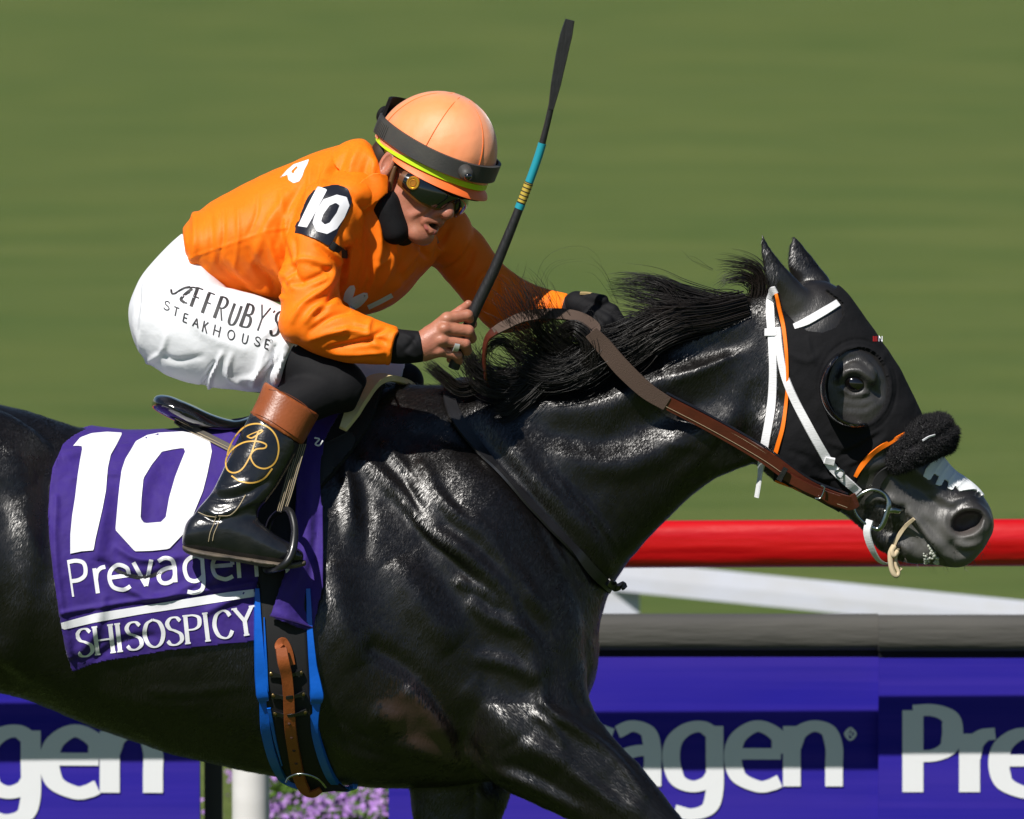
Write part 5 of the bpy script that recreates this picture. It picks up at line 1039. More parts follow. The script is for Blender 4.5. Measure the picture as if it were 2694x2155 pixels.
# ---- arm number
ARM = mat('black_vinyl', (.013, .014, .022), .35, .5, bump=[((160, 160, 160), .0006)])
patch = [(709, 382), (725, 386), (740, 394), (744, 408), (748, 425), (740, 450), (726, 470), (716, 495), (706, 512), (694, 526), (660, 508), (630, 497), (601, 496), (607, 485), (620, 465), (632, 435), (641, 412), (655, 396), (680, 386)]
pv = grid_patch(patch, [], 4, lambda Q: cast(Q, SB, 6)[0]); pv = (smoothv(pv[0], pv[1], 25, .5), pv[1])
pn = normals(*pv); pin = pv[0].copy(); ab = obj('arm_number', skirt(pv[0], pv[0] + np.array([0, .006, 0]), pv[1]), ARM, jock); AB = bvh_of(*pv)
obj('digits', join([(a, b.tolist()) for a, b in (polyf([(669, 392), (689, 399), (668, 440), (646, 479), (627, 476), (648, 432)], AB, 1.2), polyf([(709, 410), (730, 415), (736, 433), (725, 459), (709, 482), (689, 493), (666, 487), (658, 469), (666, 443), (681, 420)], AB, 1.2, 3, [[(707, 427), (715, 433), (709, 448), (694, 469), (684, 473), (676, 466), (681, 451), (694, 433)]]))]), WEMB, ab)
obj('arm_strap', strap([(x, y, -cast([(x, y)], SB, 4)[0][0, 1] / S) for x, y in [(696, 515), (708, 524), (722, 534), (728, 536)]], 18, 4, None, nrm=[.2, -.9, .1]), BWEB, ab)
# ---- sleeve cuffs of the black undershirt, neck
usl = [(822, 690, 812, 764, 35, 262), (850, 694, 845, 767, 33, 264), (880, 697, 888, 763, 32, 266), (886, 700, 893, 762, 30, 266)]
uv = remesh([loft(usl)], .003, 3); un = normals(*uv); uv = (brush(uv[0], un, [([(845, 700), (868, 715), (880, 735)], 5, 4), ([(850, 740), (865, 725), (878, 705)], 5, -4), ([(838, 720), (860, 745), (880, 755)], 5, 3)], both=False), uv[1])
obj('undershirt_cuff', uv, LEGG, jock)
obj('undershirt_cuff', loft([(1190, 622, 1178, 668, 26, -28), (1225, 622, 1215, 672, 26, -8)], 24), mat('dark_cuff', (.02, .008, .009), .8), jock)
# ---- head: local axes x forward, y left, z up
HO = P(886, 362, 66); HM = np.array(Matrix.Rotation(math.radians(-47), 3, 'Z') @ Matrix.Rotation(math.radians(20), 3, 'Y') @ Matrix.Rotation(math.radians(-17), 3, 'X'))
KO = P(908, 343, 62); KM = np.array(Matrix.Rotation(math.radians(-38), 3, 'Z') @ Matrix.Rotation(math.radians(21), 3, 'Y') @ Matrix.Rotation(math.radians(-8), 3, 'X'))
def hh(p): return np.asarray(p, float) @ KM.T + KO
def hw(p): return np.asarray(p, float) @ HM.T + HO
def headf(X, Y, Z):
    e = s_ell(X, Y, Z, (-.012, 0, .028), (.092, .074, .088))
    a = lambda f, k=.015: smin(e, f, k)
    e = a(s_ell(X, Y, Z, (.030, 0, -.040), (.056, .056, .062)), .03)
    e = a(s_cap(X, Y, Z, (.02, .045, -.055), (.068, .016, -.103), .014), .028); e = a(s_cap(X, Y, Z, (.02, -.045, -.055), (.068, -.016, -.103), .014), .028)
    e = a(s_ell(X, Y, Z, (.074, 0, -.107), (.019, .023, .016)), .016)
    e = a(s_ell(X, Y, Z, (.060, .036, -.030), (.026, .025, .020)), .018); e = a(s_ell(X, Y, Z, (.060, -.036, -.030), (.026, .025, .020)), .018)
    e = a(s_cap(X, Y, Z, (.082, 0, .004), (.109, 0, -.040), .008, .0115), .012)
    e = a(s_ell(X, Y, Z, (.108, 0, -.044), (.013, .012, .011)), .007)
    for s in (1, -1): e = a(s_ell(X, Y, Z, (.094, s * .0135, -.047), (.014, .0085, .0095)), .006)
    e = a(s_ell(X, Y, Z, (.080, 0, -.066), (.020, .030, .016)), .014)
    for s in (1, -1):
        e = a(s_cap(X, Y, Z, (.0985, s * .004, -.0655), (.086, s * .021, -.074), .0062, .0045), .004)
        e = a(s_cap(X, Y, Z, (.0955, s * .004, -.0875), (.083, s * .020, -.079), .0070, .0045), .004)
    cut_ = s_ell(X, Y, Z, (.097, 0, -.0765), (.022, .015, .0062)); e = np.maximum(e, -cut_)
    for s in (1, -1): e = np.maximum(e, -s_ell(X, Y, Z, (.1075, s * .0085, -.0555), (.007, .0042, .0042)))
    # nasolabial fold
    for s in (1, -1): e = e + .0022 * np.exp(-((s_cap(X, Y, Z, (.093, s * .020, -.046), (.078, s * .036, -.080), 0)) / .0055) ** 2)
    for s in (1, -1): e = e - .0022 * np.exp(-((s_cap(X, Y, Z, (.085, s * .030, -.052), (.066, s * .042, -.078), 0)) / .009) ** 2)
    # ears
    for s in (1, -1):
        ear_ = s_ell(X, Y, Z, (-.012, s * .083, -.012), (.018, .010, .032)); ear_ = np.maximum(ear_, -s_ell(X, Y, Z, (-.008, s * .093, -.008), (.010, .008, .020))); e = a(ear_, .004)
    e = a(s_cap(X, Y, Z, (-.03, 0, -.02), (-.075, 0, -.14), .052, .058), .02)
    return e
hv, hf = surfnet(headf, (-.16, -.115, -.20), (.14, .115, .13), .00165); hv = smoothv(hv, hf, 2, .5); hv = hw(hv)
# ---- right hand, closed round the whip
def handf(X, Y, Z):
    e = None
    def add(a_, b_, r0, r1, k=4):
        nonlocal e
        A_, B_ = P(*a_), P(*b_); f = s_cap(X, Y, Z, A_, B_, r0 * S, r1 * S); e = f if e is None else smin(e, f, k * S)
    add((880, 730, 264), (900, 722, 264), 27, 29)
    add((895, 716, 268), (942, 672, 270), 20, 15, 8); add((893, 724, 272), (937, 692, 280), 20, 14, 8); add((893, 735, 270), (931, 715, 280), 20, 14, 8); add((893, 744, 266), (925, 738, 272), 17, 14, 8)
    add((910, 728, 252), (945, 712, 248), 24, 24, 8)
    for k, kn, p1, p2, p3, r in ((0, (943, 671, 272), (984, 664, 264), (993, 682, 240), (976, 692, 226), 13), (1, (938, 692, 281), (986, 697, 270), (992, 712, 242), (972, 716, 228), 13.5), (2, (931, 716, 281), (979, 724, 268), (982, 738, 242), (962, 738, 230), 13), (3, (925, 739, 273), (963, 749, 260), (965, 760, 240), (948, 757, 232), 11)):
        add(kn, p1, r, r * .92, 4); add(p1, p2, r * .92, r * .85, 2.5); add(p2, p3, r * .85, r * .75, 2.5)
        f = s_ell(X, Y, Z, P(kn[0] - 2, kn[1], kn[2] + 5), (13 * S, 11 * S, 10 * S)); e = smin(e, f, 5 * S)
    add((903, 703, 240), (948, 672, 226), 17, 14, 7); add((948, 672, 226), (972, 655, 228), 13, 12, 3); add((972, 655, 228), (986, 641, 236), 11.5, 9, 3)
    return e
c0 = P(935, 705, 255); mv, mf = surfnet(handf, c0 - [.065, .06, .07], c0 + [.07, .06, .075], .0014); mv = smoothv(mv, mf, 2, .5)
# hidden body under the clothes keeps the figure one continuous skin mesh
ins = [loft([(a + (c - a) * .14, b + (d_ - b) * .14, c - (c - a) * .14, d_ - (d_ - b) * .14, e_ * .74) + tuple(x) for a, b, c, d_, e_, *x in t_], 24, 5) for t_ in (torso, uarm, farm, farb)]
bodyp = ins + [pc((760, 430, 30), (840, 400, 50), 55, 50)]
obj('body', join([(hv, hf), (mv, mf)] + bodyp), SKIN, jock)
LIP = mat('lips', (.45, .13, .11), .35, .5, sss=.1)
lips = []
for s in (1, -1):
    lips += [capsule(hw((.1000, 0, -.0655)), hw((.0915, s * .0145, -.0705)), .0052, .0044), capsule(hw((.0915, s * .0145, -.0705)), hw((.085, s * .0215, -.0765)), .0044, .003),
             capsule(hw((.0975, 0, -.0885)), hw((.0900, s * .013, -.0860)), .0060, .0052), capsule(hw((.0900, s * .013, -.0860)), hw((.085, s * .0215, -.0775)), .0052, .003)]
lv = remesh(lips, .0011, 4); obj('lips', lv, LIP, jock)
obj('mouth_interior', ellipsoid(hw((.080, 0, -.0765)), (.012, .014, .006), HM), mat('mouth_dark', (.02, .004, .004), .5), jock)
HRM = mat('brown_hair', (.03, .015, .008), .6)
obj('hair', join([ellipsoid(hw((-.062, s * .045, -.002)), (.03, .03, .045), HM, 16, 10) for s in (1, -1)] + [ellipsoid(hw((-.075, 0, -.01)), (.03, .05, .05), HM, 16, 10)]), HRM, jock)
# eyes behind the goggles
obj('neck_gaiter', remesh([capsule(hw((-.025, 0, -.055)), hw((-.035, .01, -.16)), .061, .078), pc((812, 432, 122), (832, 484, 124), 36, 32), pc((828, 486, 120), (846, 500, 70), 27, 24), pc((790, 460, 60), (830, 462, 40), 50, 34)], .003, 5), LEGG, jock)
# ---- helmet
helmet = obj('helmet', ellipsoid(hh((-.004, 0, .030)), (.117, .094, .100), KM, 40, 24), mat('helmet_shell', (.55, .75, .03), .5), jock)
SAT = mat('orange_satin', (1.0, .37, .17), .52, .5, sheen=.6, bump=[((900, 900, 900), .00025, 1), ((20, 20, 20), .003, 2)], var=((10, 10, 10), (1.0, .27, .07), .7))  # peach base over deeper orange patches: the satin's sheen painted into the colour
th = np.linspace(0, 2 * math.pi, 96, endpoint=False); R = []
for z in np.linspace(-.10, .985, 30):
    ph = math.asin(max(-1, min(1, z))); c_ = math.cos(ph) if z > 0 else 1 - z * z * .5
    bul = 1 - .022 * np.abs(np.cos(th * 3 + .6)) ** 7 * np.clip(1.05 - z, 0, 1) ** .3
    R.append(np.stack([-.002 + .126 * c_ * bul * np.cos(th) + .012 * max(z, 0), .103 * c_ * bul * np.sin(th), .018 + .126 * z * np.ones_like(th)], 1))
hcv = tube(np.array(R)); obj('helmet_cover', (hh(hcv[0]), hcv[1]), SAT, helmet)
sm_ = []
for k in range(6):
    a = (k * math.pi - .6 + math.pi / 2 * 0) / 3
    a = (k * math.pi - .6) / 3
    pl = []
    for z in np.linspace(-.1, .985, 14):
        ph = math.asin(max(-1, z)); c_ = math.cos(ph) if z > 0 else 1
        pl.append(hh((-.002 + .1243 * c_ * math.cos(a) + .012 * max(z, 0), .1016 * c_ * math.sin(a), .018 + .126 * z)))
    sm_.append(wire(pl, .9, 5, 2, world=True))
obj('cover_seams', join(sm_), mat('orange_seam', (.75, .16, .02), .6), helmet)
GB_ = mat('grey_band_rubber', (.040, .039, .039), .55, .45, bump=[((300, 300, 300), .0004)], var=((18, 18, 18), (.065, .062, .052), .7))
def ringband(a, b, z0, z1, th0, th1, thick, n=64, zt=lambda t: 0):
    t = np.linspace(th0, th1, n); R = []
    for q in t:
        c_, s_ = math.cos(q), math.sin(q); dz = zt(q)
        R.append([(x * c_, y * s_, z) for x, y, z in ((a, b, z0 + dz), (a + thick, b + thick, z0 + dz + .001), (a + thick, b + thick, z1 + dz - .001), (a, b, z1 + dz))])
    R = np.array(R); V, F = tube(R); return hh(V), F
obj('camera_band', ringband(.128, .105, .012, .047, 0, 2 * math.pi * .9999, .006, 96, lambda q: .004 * math.sin(q * 2)), GB_, helmet)
rb = []
for k in range(9):
    q = -math.pi / 2 - .42 - k * .055; rb.append(capsule(hh((.1345 * math.cos(q), .1115 * math.sin(q), .016)), hh((.1345 * math.cos(q), .1115 * math.sin(q), .043)), .0011))
obj('band_ribs', join(rb), GB_, helmet)
q = -.50; bc = np.array((.135 * math.cos(q), .112 * math.sin(q), .026)); dr_ = np.array((math.cos(q), math.sin(q), -.25))
obj('camera_lens_housing', capsule(hh(bc - dr_ * .012), hh(bc + dr_ * .008), .0145, .0135, n=28), GB_, helmet)
lens_ = capsule(hh(bc + dr_ * .012), hh(bc + dr_ * .0175), .0085, .0078, n=24); obj('camera_lens', lens_, mat('lens_glass', (.004, .004, .005), .05, .7, coat=1), helmet)
YEL = mat('neon_yellow', (.55, .80, .01), .5)
obj('neon_edge', ringband(.1175, .0965, -.003, .010, 0, 2 * math.pi * .9999, .006, 72, lambda q: -.004 * math.cos(q)), YEL, helmet)
# peak
pk = []
for q in np.linspace(-1.75, 1.75, 40):
    k = max(0, math.cos(q * .88)) ** .7; x, y = math.cos(q), math.sin(q)
    pk.append([(.112 * x, .092 * y, .000), ((.120 + .013 * k) * x, (.098 + .010 * k) * y, -.006 - .012 * k), ((.121 + .014 * k) * x, (.099 + .011 * k) * y, -.010 - .013 * k), ((.118 + .011 * k) * x, (.096 + .009 * k) * y, -.011 - .012 * k), (.108 * x, .090 * y, -.006)])
pkv = tube(np.array(pk)); obj('peak', (hh(pkv[0]), pkv[1]), mat('orange_peak', (.95, .17, .03), .5, bump=[((700, 700, 700), .0003, 1)]), helmet)
obj('peak_underside', (hh(tube(np.array([[(p[4][0] * .99, p[4][1] * .99, -.0065), (p[3][0] * .985, p[3][1] * .985, p[3][2] - .002), (p[3][0] * .96, p[3][1] * .96, p[3][2] - .005), (p[4][0] * .95, p[4][1] * .95, -.012)] for p in pk]))[0]), tube(np.array([[(0, 0, 0)] * 4] * 40))[1]), LEGG, helmet)
obj('rear_strap', ringband(.124, .100, .045, .085, math.pi * .80, math.pi * 1.2, .006, 20), LEGG, helmet)
obj('rear_clip', ellipsoid(hh((-.146, .0, .040)), (.010, .018, .018), KM), LEGG, helmet)
# chin strap and buckle
obj('chin_strap', remesh([wire([hw(p) for p in [(.005, -.078, -.006), (.012, -.076, -.040), (.022, -.066, -.075), (.030, -.052, -.098)]], 6, 8, 6, world=True)], .0022, 2), mat('brown_strap', (.10, .045, .012), .5), helmet)
obj('chin_strap', remesh([wire([hw(p) for p in [(-.020, -.084, -.028), (-.006, -.080, -.065), (.022, -.058, -.100), (.050, -.03, -.120), (.055, -.015, -.121)]], 3.5, 8, 6, world=True)], .0022, 2), LEGG, helmet)
obj('chin_buckle', remesh([capsule(hw((.000, -.080, -.085)), hw((.018, -.064, -.104)), .008)], .002, 2), BLEA, helmet)
# goggles
def disc(c, dr, r, t, bev=.25):
    c = np.asarray(c); dr = np.asarray(dr) / np.linalg.norm(dr); u = np.cross(dr, [0, 0, 1.]); u /= np.linalg.norm(u); v = np.cross(dr, u); a = np.linspace(0, 2 * math.pi, 32, endpoint=False)[:, None]
    V, F = tube(np.array([c + dr * h + k * r * (np.cos(a) * u + np.sin(a) * v) for h, k in ((0, 1), (t * .6, 1), (t, 1 - bev * .4), (t, .72), (t * .7, .66), (t * .7, .3))])); return hw(V), F
def gsurf(q, z, r=0):
    return ((.030 + (.080 + r) * math.cos(q) ** 1 if True else 0), (.083 + r) * math.sin(q), z)
def gog(q0, q1, top, bot, r, n=40, m=8, th_=.003):
    R = []
    for q in np.linspace(q0, q1, n):
        zt_, zb_ = top(q), bot(q); col_ = []
        for k in range(m): 
            z = zt_ + (zb_ - zt_) * k / (m - 1); bl = .006 * math.sin(math.pi * k / (m - 1)); col_.append((.022 + (.0865 + r + bl) * math.cos(q), (.0835 + r + bl) * math.sin(q), z))
        for k in range(m - 1, -1, -1):
            z = zt_ + (zb_ - zt_) * k / (m - 1); col_.append((.022 + (.0865 + r - th_) * math.cos(q), (.0835 + r - th_) * math.sin(q), z))
        R.append(col_)
    V, F = tube(np.array(R)); return hw(V), F
top = lambda q: .006; bot = lambda q: -.042 + .024 * math.exp(-(q / .19) ** 2) + .020 * max(0, abs(q) - .8)
goggles = obj('goggles', gog(-1.42, 1.42, lambda q: .004 - .014 * max(0, abs(q) - .8), lambda q: bot(q) - .005, .000), mat('amber_frame', (.13, .045, .010), .25, .5, coat=.5), jock)
obj('lens', gog(-1.28, 1.28, lambda q: .002 - .014 * max(0, abs(q) - .8), bot, .0035, th_=.002), mat('dark_lens', (.004, .005, .006), .06, .7, coat=1), goggles)
q = -1.06; gc = np.array((.022 + .093 * math.cos(q), .090 * math.sin(q), -.0165)); gd = np.array((math.cos(q), math.sin(q), 0))
obj('badge', disc(gc - gd * .001, gd, .0135, .006), mat('gold_badge', (.75, .38, .04), .28, .5, metal=.8), goggles)
obj('badge_center', disc(gc + gd * .002, gd, .0070, .003), mat('gold_badge_dark', (.50, .20, .02), .4, metal=.6), goggles)
obj('goggle_strap', (lambda vf: (vf[0], vf[1]))(ringband(.090, .0805, -.012, .010, math.pi * .56, math.pi * 1.44, .003, 40)), LEGG, goggles)
obj('lens_mark', join([(hw(np.array([(.1105, -.006, -.001), (.1105, -.011, -.001), (.1105, -.011, -.009), (.1105, -.006, -.009)])), [[0, 1, 2, 3]])]), mat('grey_mark', (.3, .3, .3), .5), goggles, smooth=False)
# ---- collar
col1 = [(690, 322, 770, 480, 118, 20), (728, 298, 805, 462, 104, 32), (762, 292, 824, 440, 92, 40), (782, 305, 828, 425, 84, 44)]
cv = remesh([loft(col1, 40)], .0034, 4); cn = normals(*cv)
cv = (brush(cv[0], cn, [([(735, 310), (718, 345), (705, 380)], 8, -6), ([(760, 305), (742, 340), (735, 375)], 8, 6), ([(775, 330), (765, 370), (765, 400)], 8, -6), ([(790, 335), (785, 370), (790, 400)], 6, 4)], both=False, facing=False), cv[1])
obj('collar', cv, SHIRT, jock); CB2 = bvh_of(*cv)
fpoly = [(785, 362), (800, 363), (813, 367), (820, 374), (817, 408), (790, 430), (759, 452), (750, 427), (743, 402), (752, 389), (764, 376)]
def cdep(Q):
    A, _, _ = cast(Q, [CB2, SB], 8); d = -A[:, 1] / S; return P(Q[:, 0], Q[:, 1], d * .3 + .7 * (np.median(d) + (Q[:, 0] - 780) * .05) + 6 * np.sin(Q[:, 0] / 9.) * .4)
fvv = grid_patch(fpoly, [], 4, cdep); fvv = (smoothv(fvv[0], fvv[1], 5), fvv[1]); obj('collar_flap', fvv, SHIRT, jock, thick=.003)
# ---- breeches
pel = [(384, 490, 450, 590, 110), (352, 520, 500, 620, 130), (310, 565, 520, 660, 150), (280, 615, 500, 700, 158), (270, 665, 450, 745, 155), (282, 720, 400, 780, 130), (310, 765, 360, 795, 80)]
thn = [(300, 590, 290, 740, 70, 90), (370, 588, 350, 790, 92, 105), (450, 600, 425, 812, 96, 122), (530, 618, 500, 822, 92, 142), (595, 645, 555, 826, 84, 160), (640, 695, 585, 815, 70, 175), (655, 742, 600, 798, 40, 186)]
thf = [(370, 600, 350, 780, 85, -100), (520, 650, 490, 820, 85, -130), (700, 720, 660, 840, 72, -165), (800, 750, 770, 850, 62, -185), (856, 762, 836, 835, 50, -195)]
BV, BF = remesh([loft(pel, 44), loft(thn, 44), loft(thf)], .0038, 7); BN = normals(BV, BF)
bw = [([(300, 660), (340, 630), (400, 610)], 8, -4), ([(360, 610), (420, 600), (480, 612)], 6, -3), ([(330, 560), (370, 600), (420, 600)], 7, 5), ([(340, 590), (390, 615), (440, 610)], 6, -4), ([(380, 540), (400, 590), (440, 605)], 6, 4),
      ([(455, 760), (432, 800), (424, 850)], 6, -7), ([(470, 740), (445, 790), (438, 830)], 6, 5), ([(330, 740), (370, 760), (430, 750)], 9, -3), ([(490, 740), (480, 790), (520, 815)], 7, 4),
      ([(560, 730), (545, 780), (530, 815)], 8, 5), ([(580, 725), (570, 770), (550, 815)], 7, -7), ([(600, 720), (590, 770), (575, 812)], 7, 6), ([(622, 715), (606, 760), (598, 800)], 6, -6), ([(640, 720), (620, 760), (610, 795)], 5, 5), ([(550, 790), (580, 770), (600, 730)], 7, -5), ([(500, 800), (540, 790), (570, 750)], 8, 4), ([(290, 640), (285, 690), (300, 740)], 8, 3), ([(300, 770), (340, 740), (352, 700)], 7, 3), ([(395, 650), (430, 700), (520, 740)], 16, 3), ([(600, 640), (585, 680), (540, 720)], 8, 3)]
bw = [(r_[0], r_[1] * .8, r_[2] * 1.7) + tuple(r_[3:]) for r_ in bw]
BV = brush(BV, BN, bw, both=False, facing=False); BV = BV + normals(BV, BF) * (lump(BV, 60, .9, .0008))[:, None]
br = obj('breeches', (BV, BF), PANT, jock); BB = bvh_of(BV, BF)
# lettering on the thigh
BLKP = mat('black_print', (.018, .018, .020), .6)
z4 = lambda x, y: (240 + x * .2968, 440 + y * .2968)
base = [z4(430, 640), z4(540, 685), z4(640, 715), z4(720, 765), z4(830, 800), z4(920, 825), z4(1020, 850), z4(1150, 885)]
def skew_text(base, s, hgt, wx, wy, advs, sc_, slant=0.): return letters(text_strokes(s, hgt, wx, wy, advs=advs), curve_map(base, 1, sc_, slant), onto(BB), 1.2, .03)
chars = [('J', 405, 600, 45, .55), ('E', 455, 640, 110, 1), ('F', 540, 690, 135, 1), ('F', 620, 735, 145, 1), ('R', 705, 770, 150, 1), ('U', 800, 810, 140, 1), ('B', 890, 830, 160, 1), ('Y', 985, 850, 170, 1), ("'", 1105, 790, 70, 1), ('S', 1100, 885, 165, 1)]
sk = []
for i, (c, x, y, h, wf) in enumerate(chars):
    ex = np.array([.93, .36]) * (.2968 * (52 if c != 'J' else 60) / .5 * (.95 if c not in 'RB' else 1)); ey = np.array([.34, -.94]) * h * .2968 * 1.08
    if c == 'J': pts = [ribbon(cr([z4(405, 570), z4(410, 598), z4(430, 600), z4(455, 585), z4(500, 560), z4(540, 552)], 5)[:, :2], 4.5, 3.5), ribbon(cr([z4(500, 560), z4(560, 556), z4(580, 560)], 4), 2.5, 3)]
    elif c == 'E': pts = [ribbon(cr([z4(555, 565), z4(510, 600), z4(475, 640), z4(500, 665)], 5), 7, 5), ribbon(cr([z4(495, 615), z4(540, 590)], 4), 3, 3), ribbon(cr([z4(500, 665), z4(520, 668)], 4), 4, 3)]
    else:
        adv_, st_ = GLY[c]; pts = []
        o_ = np.array(z4(x, y)); mp = affine(o_, ex, ey)
        for kind, q in st_:
            q = np.array(q, float); q2 = cr(q, 7) if kind == 'c' else None
            if kind == 'c': pts.append(ribbon(mp(q2), 6.0, 2.6))
            else:
                for a, b in zip(q[:-1], q[1:]): 
                    vert = abs(b[1] - a[1]) > .5 and c != 'N' ; pts.append(ribbon(mp(np.linspace(a, b, 8)), 7.4 if vert and not (c == 'Y' and a[0] > .5) else 3.2, 2.6))
    sk += pts
obj('thigh_lettering', letters(sk, lambda V: V, onto(BB), 1.2, .03), BLKP, br)
sk = []
for c, x, y, h in (('S', 350, 708, 60), ('T', 415, 752, 62), ('E', 485, 797, 60), ('A', 556, 830, 62), ('K', 622, 868, 78), ('H', 700, 893, 76), ('O', 800, 916, 66), ('U', 902, 945, 66), ('S', 992, 962, 62), ('E', 1063, 984, 64)):
    adv_, st_ = GLY[c]; mp = affine(np.array(z4(x, y)), np.array([.92, .36]) * 62 * .2968 * 1.12, np.array([.20, -.98]) * h * .2968)
    for kind, q in st_:
        q = np.array(q, float)
        if kind == 'c': sk.append(ribbon(mp(cr(q, 6)), 2.4, 2.4))
        else:
            for a, b in zip(q[:-1], q[1:]): sk.append(ribbon(mp(np.linspace(a, b, 6)), 2.8, 2.6))
t_ = np.linspace(0, 2 * math.pi, 14); sk.append(ribbon(np.stack([240 + 1113 * .2968 + 3 * np.cos(t_), 440 + 936 * .2968 + 3.2 * np.sin(t_)], 1), .8, .8))
obj('small_lettering', letters(sk, lambda V: V, onto(BB), 1.2, .03), BLKP, br)
# ---- black leggings at the knees
knee = [(630, 690, 580, 812, 66, 175), (655, 715, 605, 830, 66, 186), (705, 745, 655, 862, 66, 205), (750, 768, 705, 872, 56, 215), (775, 800, 745, 866, 34, 218)]
knf = [(835, 765, 815, 835, 54, -195), (862, 766, 845, 835, 50, -200), (876, 785, 866, 830, 34, -202)]
LV = remesh([loft(knee), pc((705, 812, 212), (600, 862, 262), 56, 48)], .0042, 6); LV2 = remesh([loft(knf), pc((850, 805, -200), (760, 880, -262), 44, 48)], .0042, 6)
obj('legging', LV, LEGG, jock); obj('legging', LV2, LEGG, jock)
obj('white_piping', strap([(x, y, -cast([(x, y)], [bvh_of(*LV), BB], 2)[0][0, 1] / S) for x, y in [(632, 694), (645, 708), (655, 728), (660, 742)]], 3, 1.5, None), WNYL, br)
# ---- boots
def mk_boot(s, dz, dxx):
    f = lambda st: [(a + dxx, b, c + dxx, d_, e_, s * g_) for a, b, c, d_, e_, g_ in st]
    bt = obj('boot', remesh([loft(f([(528, 868, 634, 934, 52, 285 + dz), (510, 905, 622, 962, 52, 294 + dz), (488, 950, 604, 995, 50, 306 + dz), (464, 1000, 583, 1030, 46, 318 + dz), (446, 1036, 564, 1056, 42, 328 + dz), (428, 1058, 545, 1085, 42, 334 + dz), (410, 1080, 560, 1125, 40, 338 + dz), (400, 1110, 575, 1150, 36, 340 + dz)])),
                          loft(f([(384, 1128, 384, 1152, 20, 340 + dz), (394, 1098, 396, 1160, 32, 340 + dz), (420, 1078, 425, 1168, 38, 340 + dz), (480, 1066, 475, 1178, 40, 341 + dz), (530, 1086, 525, 1186, 42, 342 + dz), (575, 1122, 572, 1192, 42, 344 + dz), (612, 1144, 610, 1192, 36, 344 + dz), (640, 1164, 638, 1186, 18, 344 + dz)]))], .0034, 5), BOOT, jock)
    top_ = obj('boot_cuff', remesh([loft(f([(557, 803, 673, 874, 57, 262 + dz), (543, 838, 656, 904, 57, 272 + dz), (526, 873, 637, 938, 56, 284 + dz)]), 44)], .0034, 3), TAN, bt)
    return bt, top_
bt, tp_ = mk_boot(1, 0, 0)
me = bt.data; bv_, bf_ = get_arrays(me); bn_ = normals(bv_, bf_)
bv_ = brush(bv_, bn_, [([(437, 1046), (470, 1050), (520, 1040), (570, 1010)], 8, -7), ([(445, 1028), (480, 1030), (530, 1015)], 8, 6), ([(430, 1070), (460, 1085), (500, 1070), (540, 1050)], 8, 6), ([(420, 1080), (450, 1095), (490, 1085)], 5, -4), ([(540, 1080), (570, 1110), (600, 1140)], 10, 4)], both=False)
me.vertices.foreach_set('co', bv_.astype(np.float32).ravel()); me.update(); FBt = bvh_of(bv_, bf_)
mk_boot(-1, 0, 150)
cuffv = get_arrays(tp_.data); TB = bvh_of(*cuffv)
DK = mat('tan_seam', (.16, .04, .012), .6)
obj('cuff_seam', strap([(566, 820), (600, 828), (640, 852), (664, 880)], 1.6, 1, TB, 1), DK, tp_); obj('cuff_fold', strap([(529, 868), (560, 880), (600, 905), (634, 928)], 3, 2.5, TB, 1), TAN, tp_)
z1 = lambda x, y: (360 + x * .3014, 720 + y * .3014)
def z1l(L_): return cr([z1(*p) for p in L_], 6)
emb = [ribbon(z1l([(530, 660), (560, 672), (595, 655), (640, 622), (612, 625), (590, 690), (556, 790), (500, 885), (440, 915), (392, 890), (385, 820), (430, 750), (510, 702), (600, 695), (662, 715), (655, 742), (590, 752), (556, 800), (590, 865), (660, 885), (725, 845), (752, 760), (738, 670), (690, 605), (610, 572), (520, 590), (450, 660), (405, 745), (392, 800)]), 3.2, 3.2),
       ribbon(z1l([(422, 935), (480, 972), (570, 985), (650, 955), (708, 885)]), 3.4, 3.2), ribbon(z1l([(530, 660), (570, 640), (625, 620)]), 2, 2)]
obj('emblem', letters(emb, lambda V: V, onto(FBt), 1, .25), GOLD, bt)
SOLE = mat('worn_sole', (.14, .11, .08), .7, var=((30, 30, 30), (.04, .035, .03), .9))
obj('sole', remesh([loft([(384, 1146, 384, 1158, 18, 340), (400, 1152, 398, 1168, 33, 340), (440, 1160, 440, 1178, 40, 340), (500, 1170, 500, 1184, 38, 341), (560, 1178, 555, 1194, 42, 343), (610, 1184, 608, 1198, 38, 344), (645, 1178, 644, 1192, 18, 344)], 30)], .003, 2), SOLE, bt)
stc = [strap([z1(315, 1215), z1(300, 1270), z1(275, 1330), z1(262, 1395)], 1.6, 1, FBt, 1), strap([z1(345, 1215), z1(328, 1275), z1(302, 1335), z1(290, 1390)], 1.6, 1, FBt, 1), strap([z1(330, 1215), z1(400, 1215), z1(440, 1190), z1(480, 1140), z1(520, 1070)], 2, 1, FBt, 1), strap([z1(190, 1190), z1(250, 1215), z1(320, 1225)], 1.5, 1, FBt, 1)]
obj('boot_stitching', join(stc), STITCH, bt)
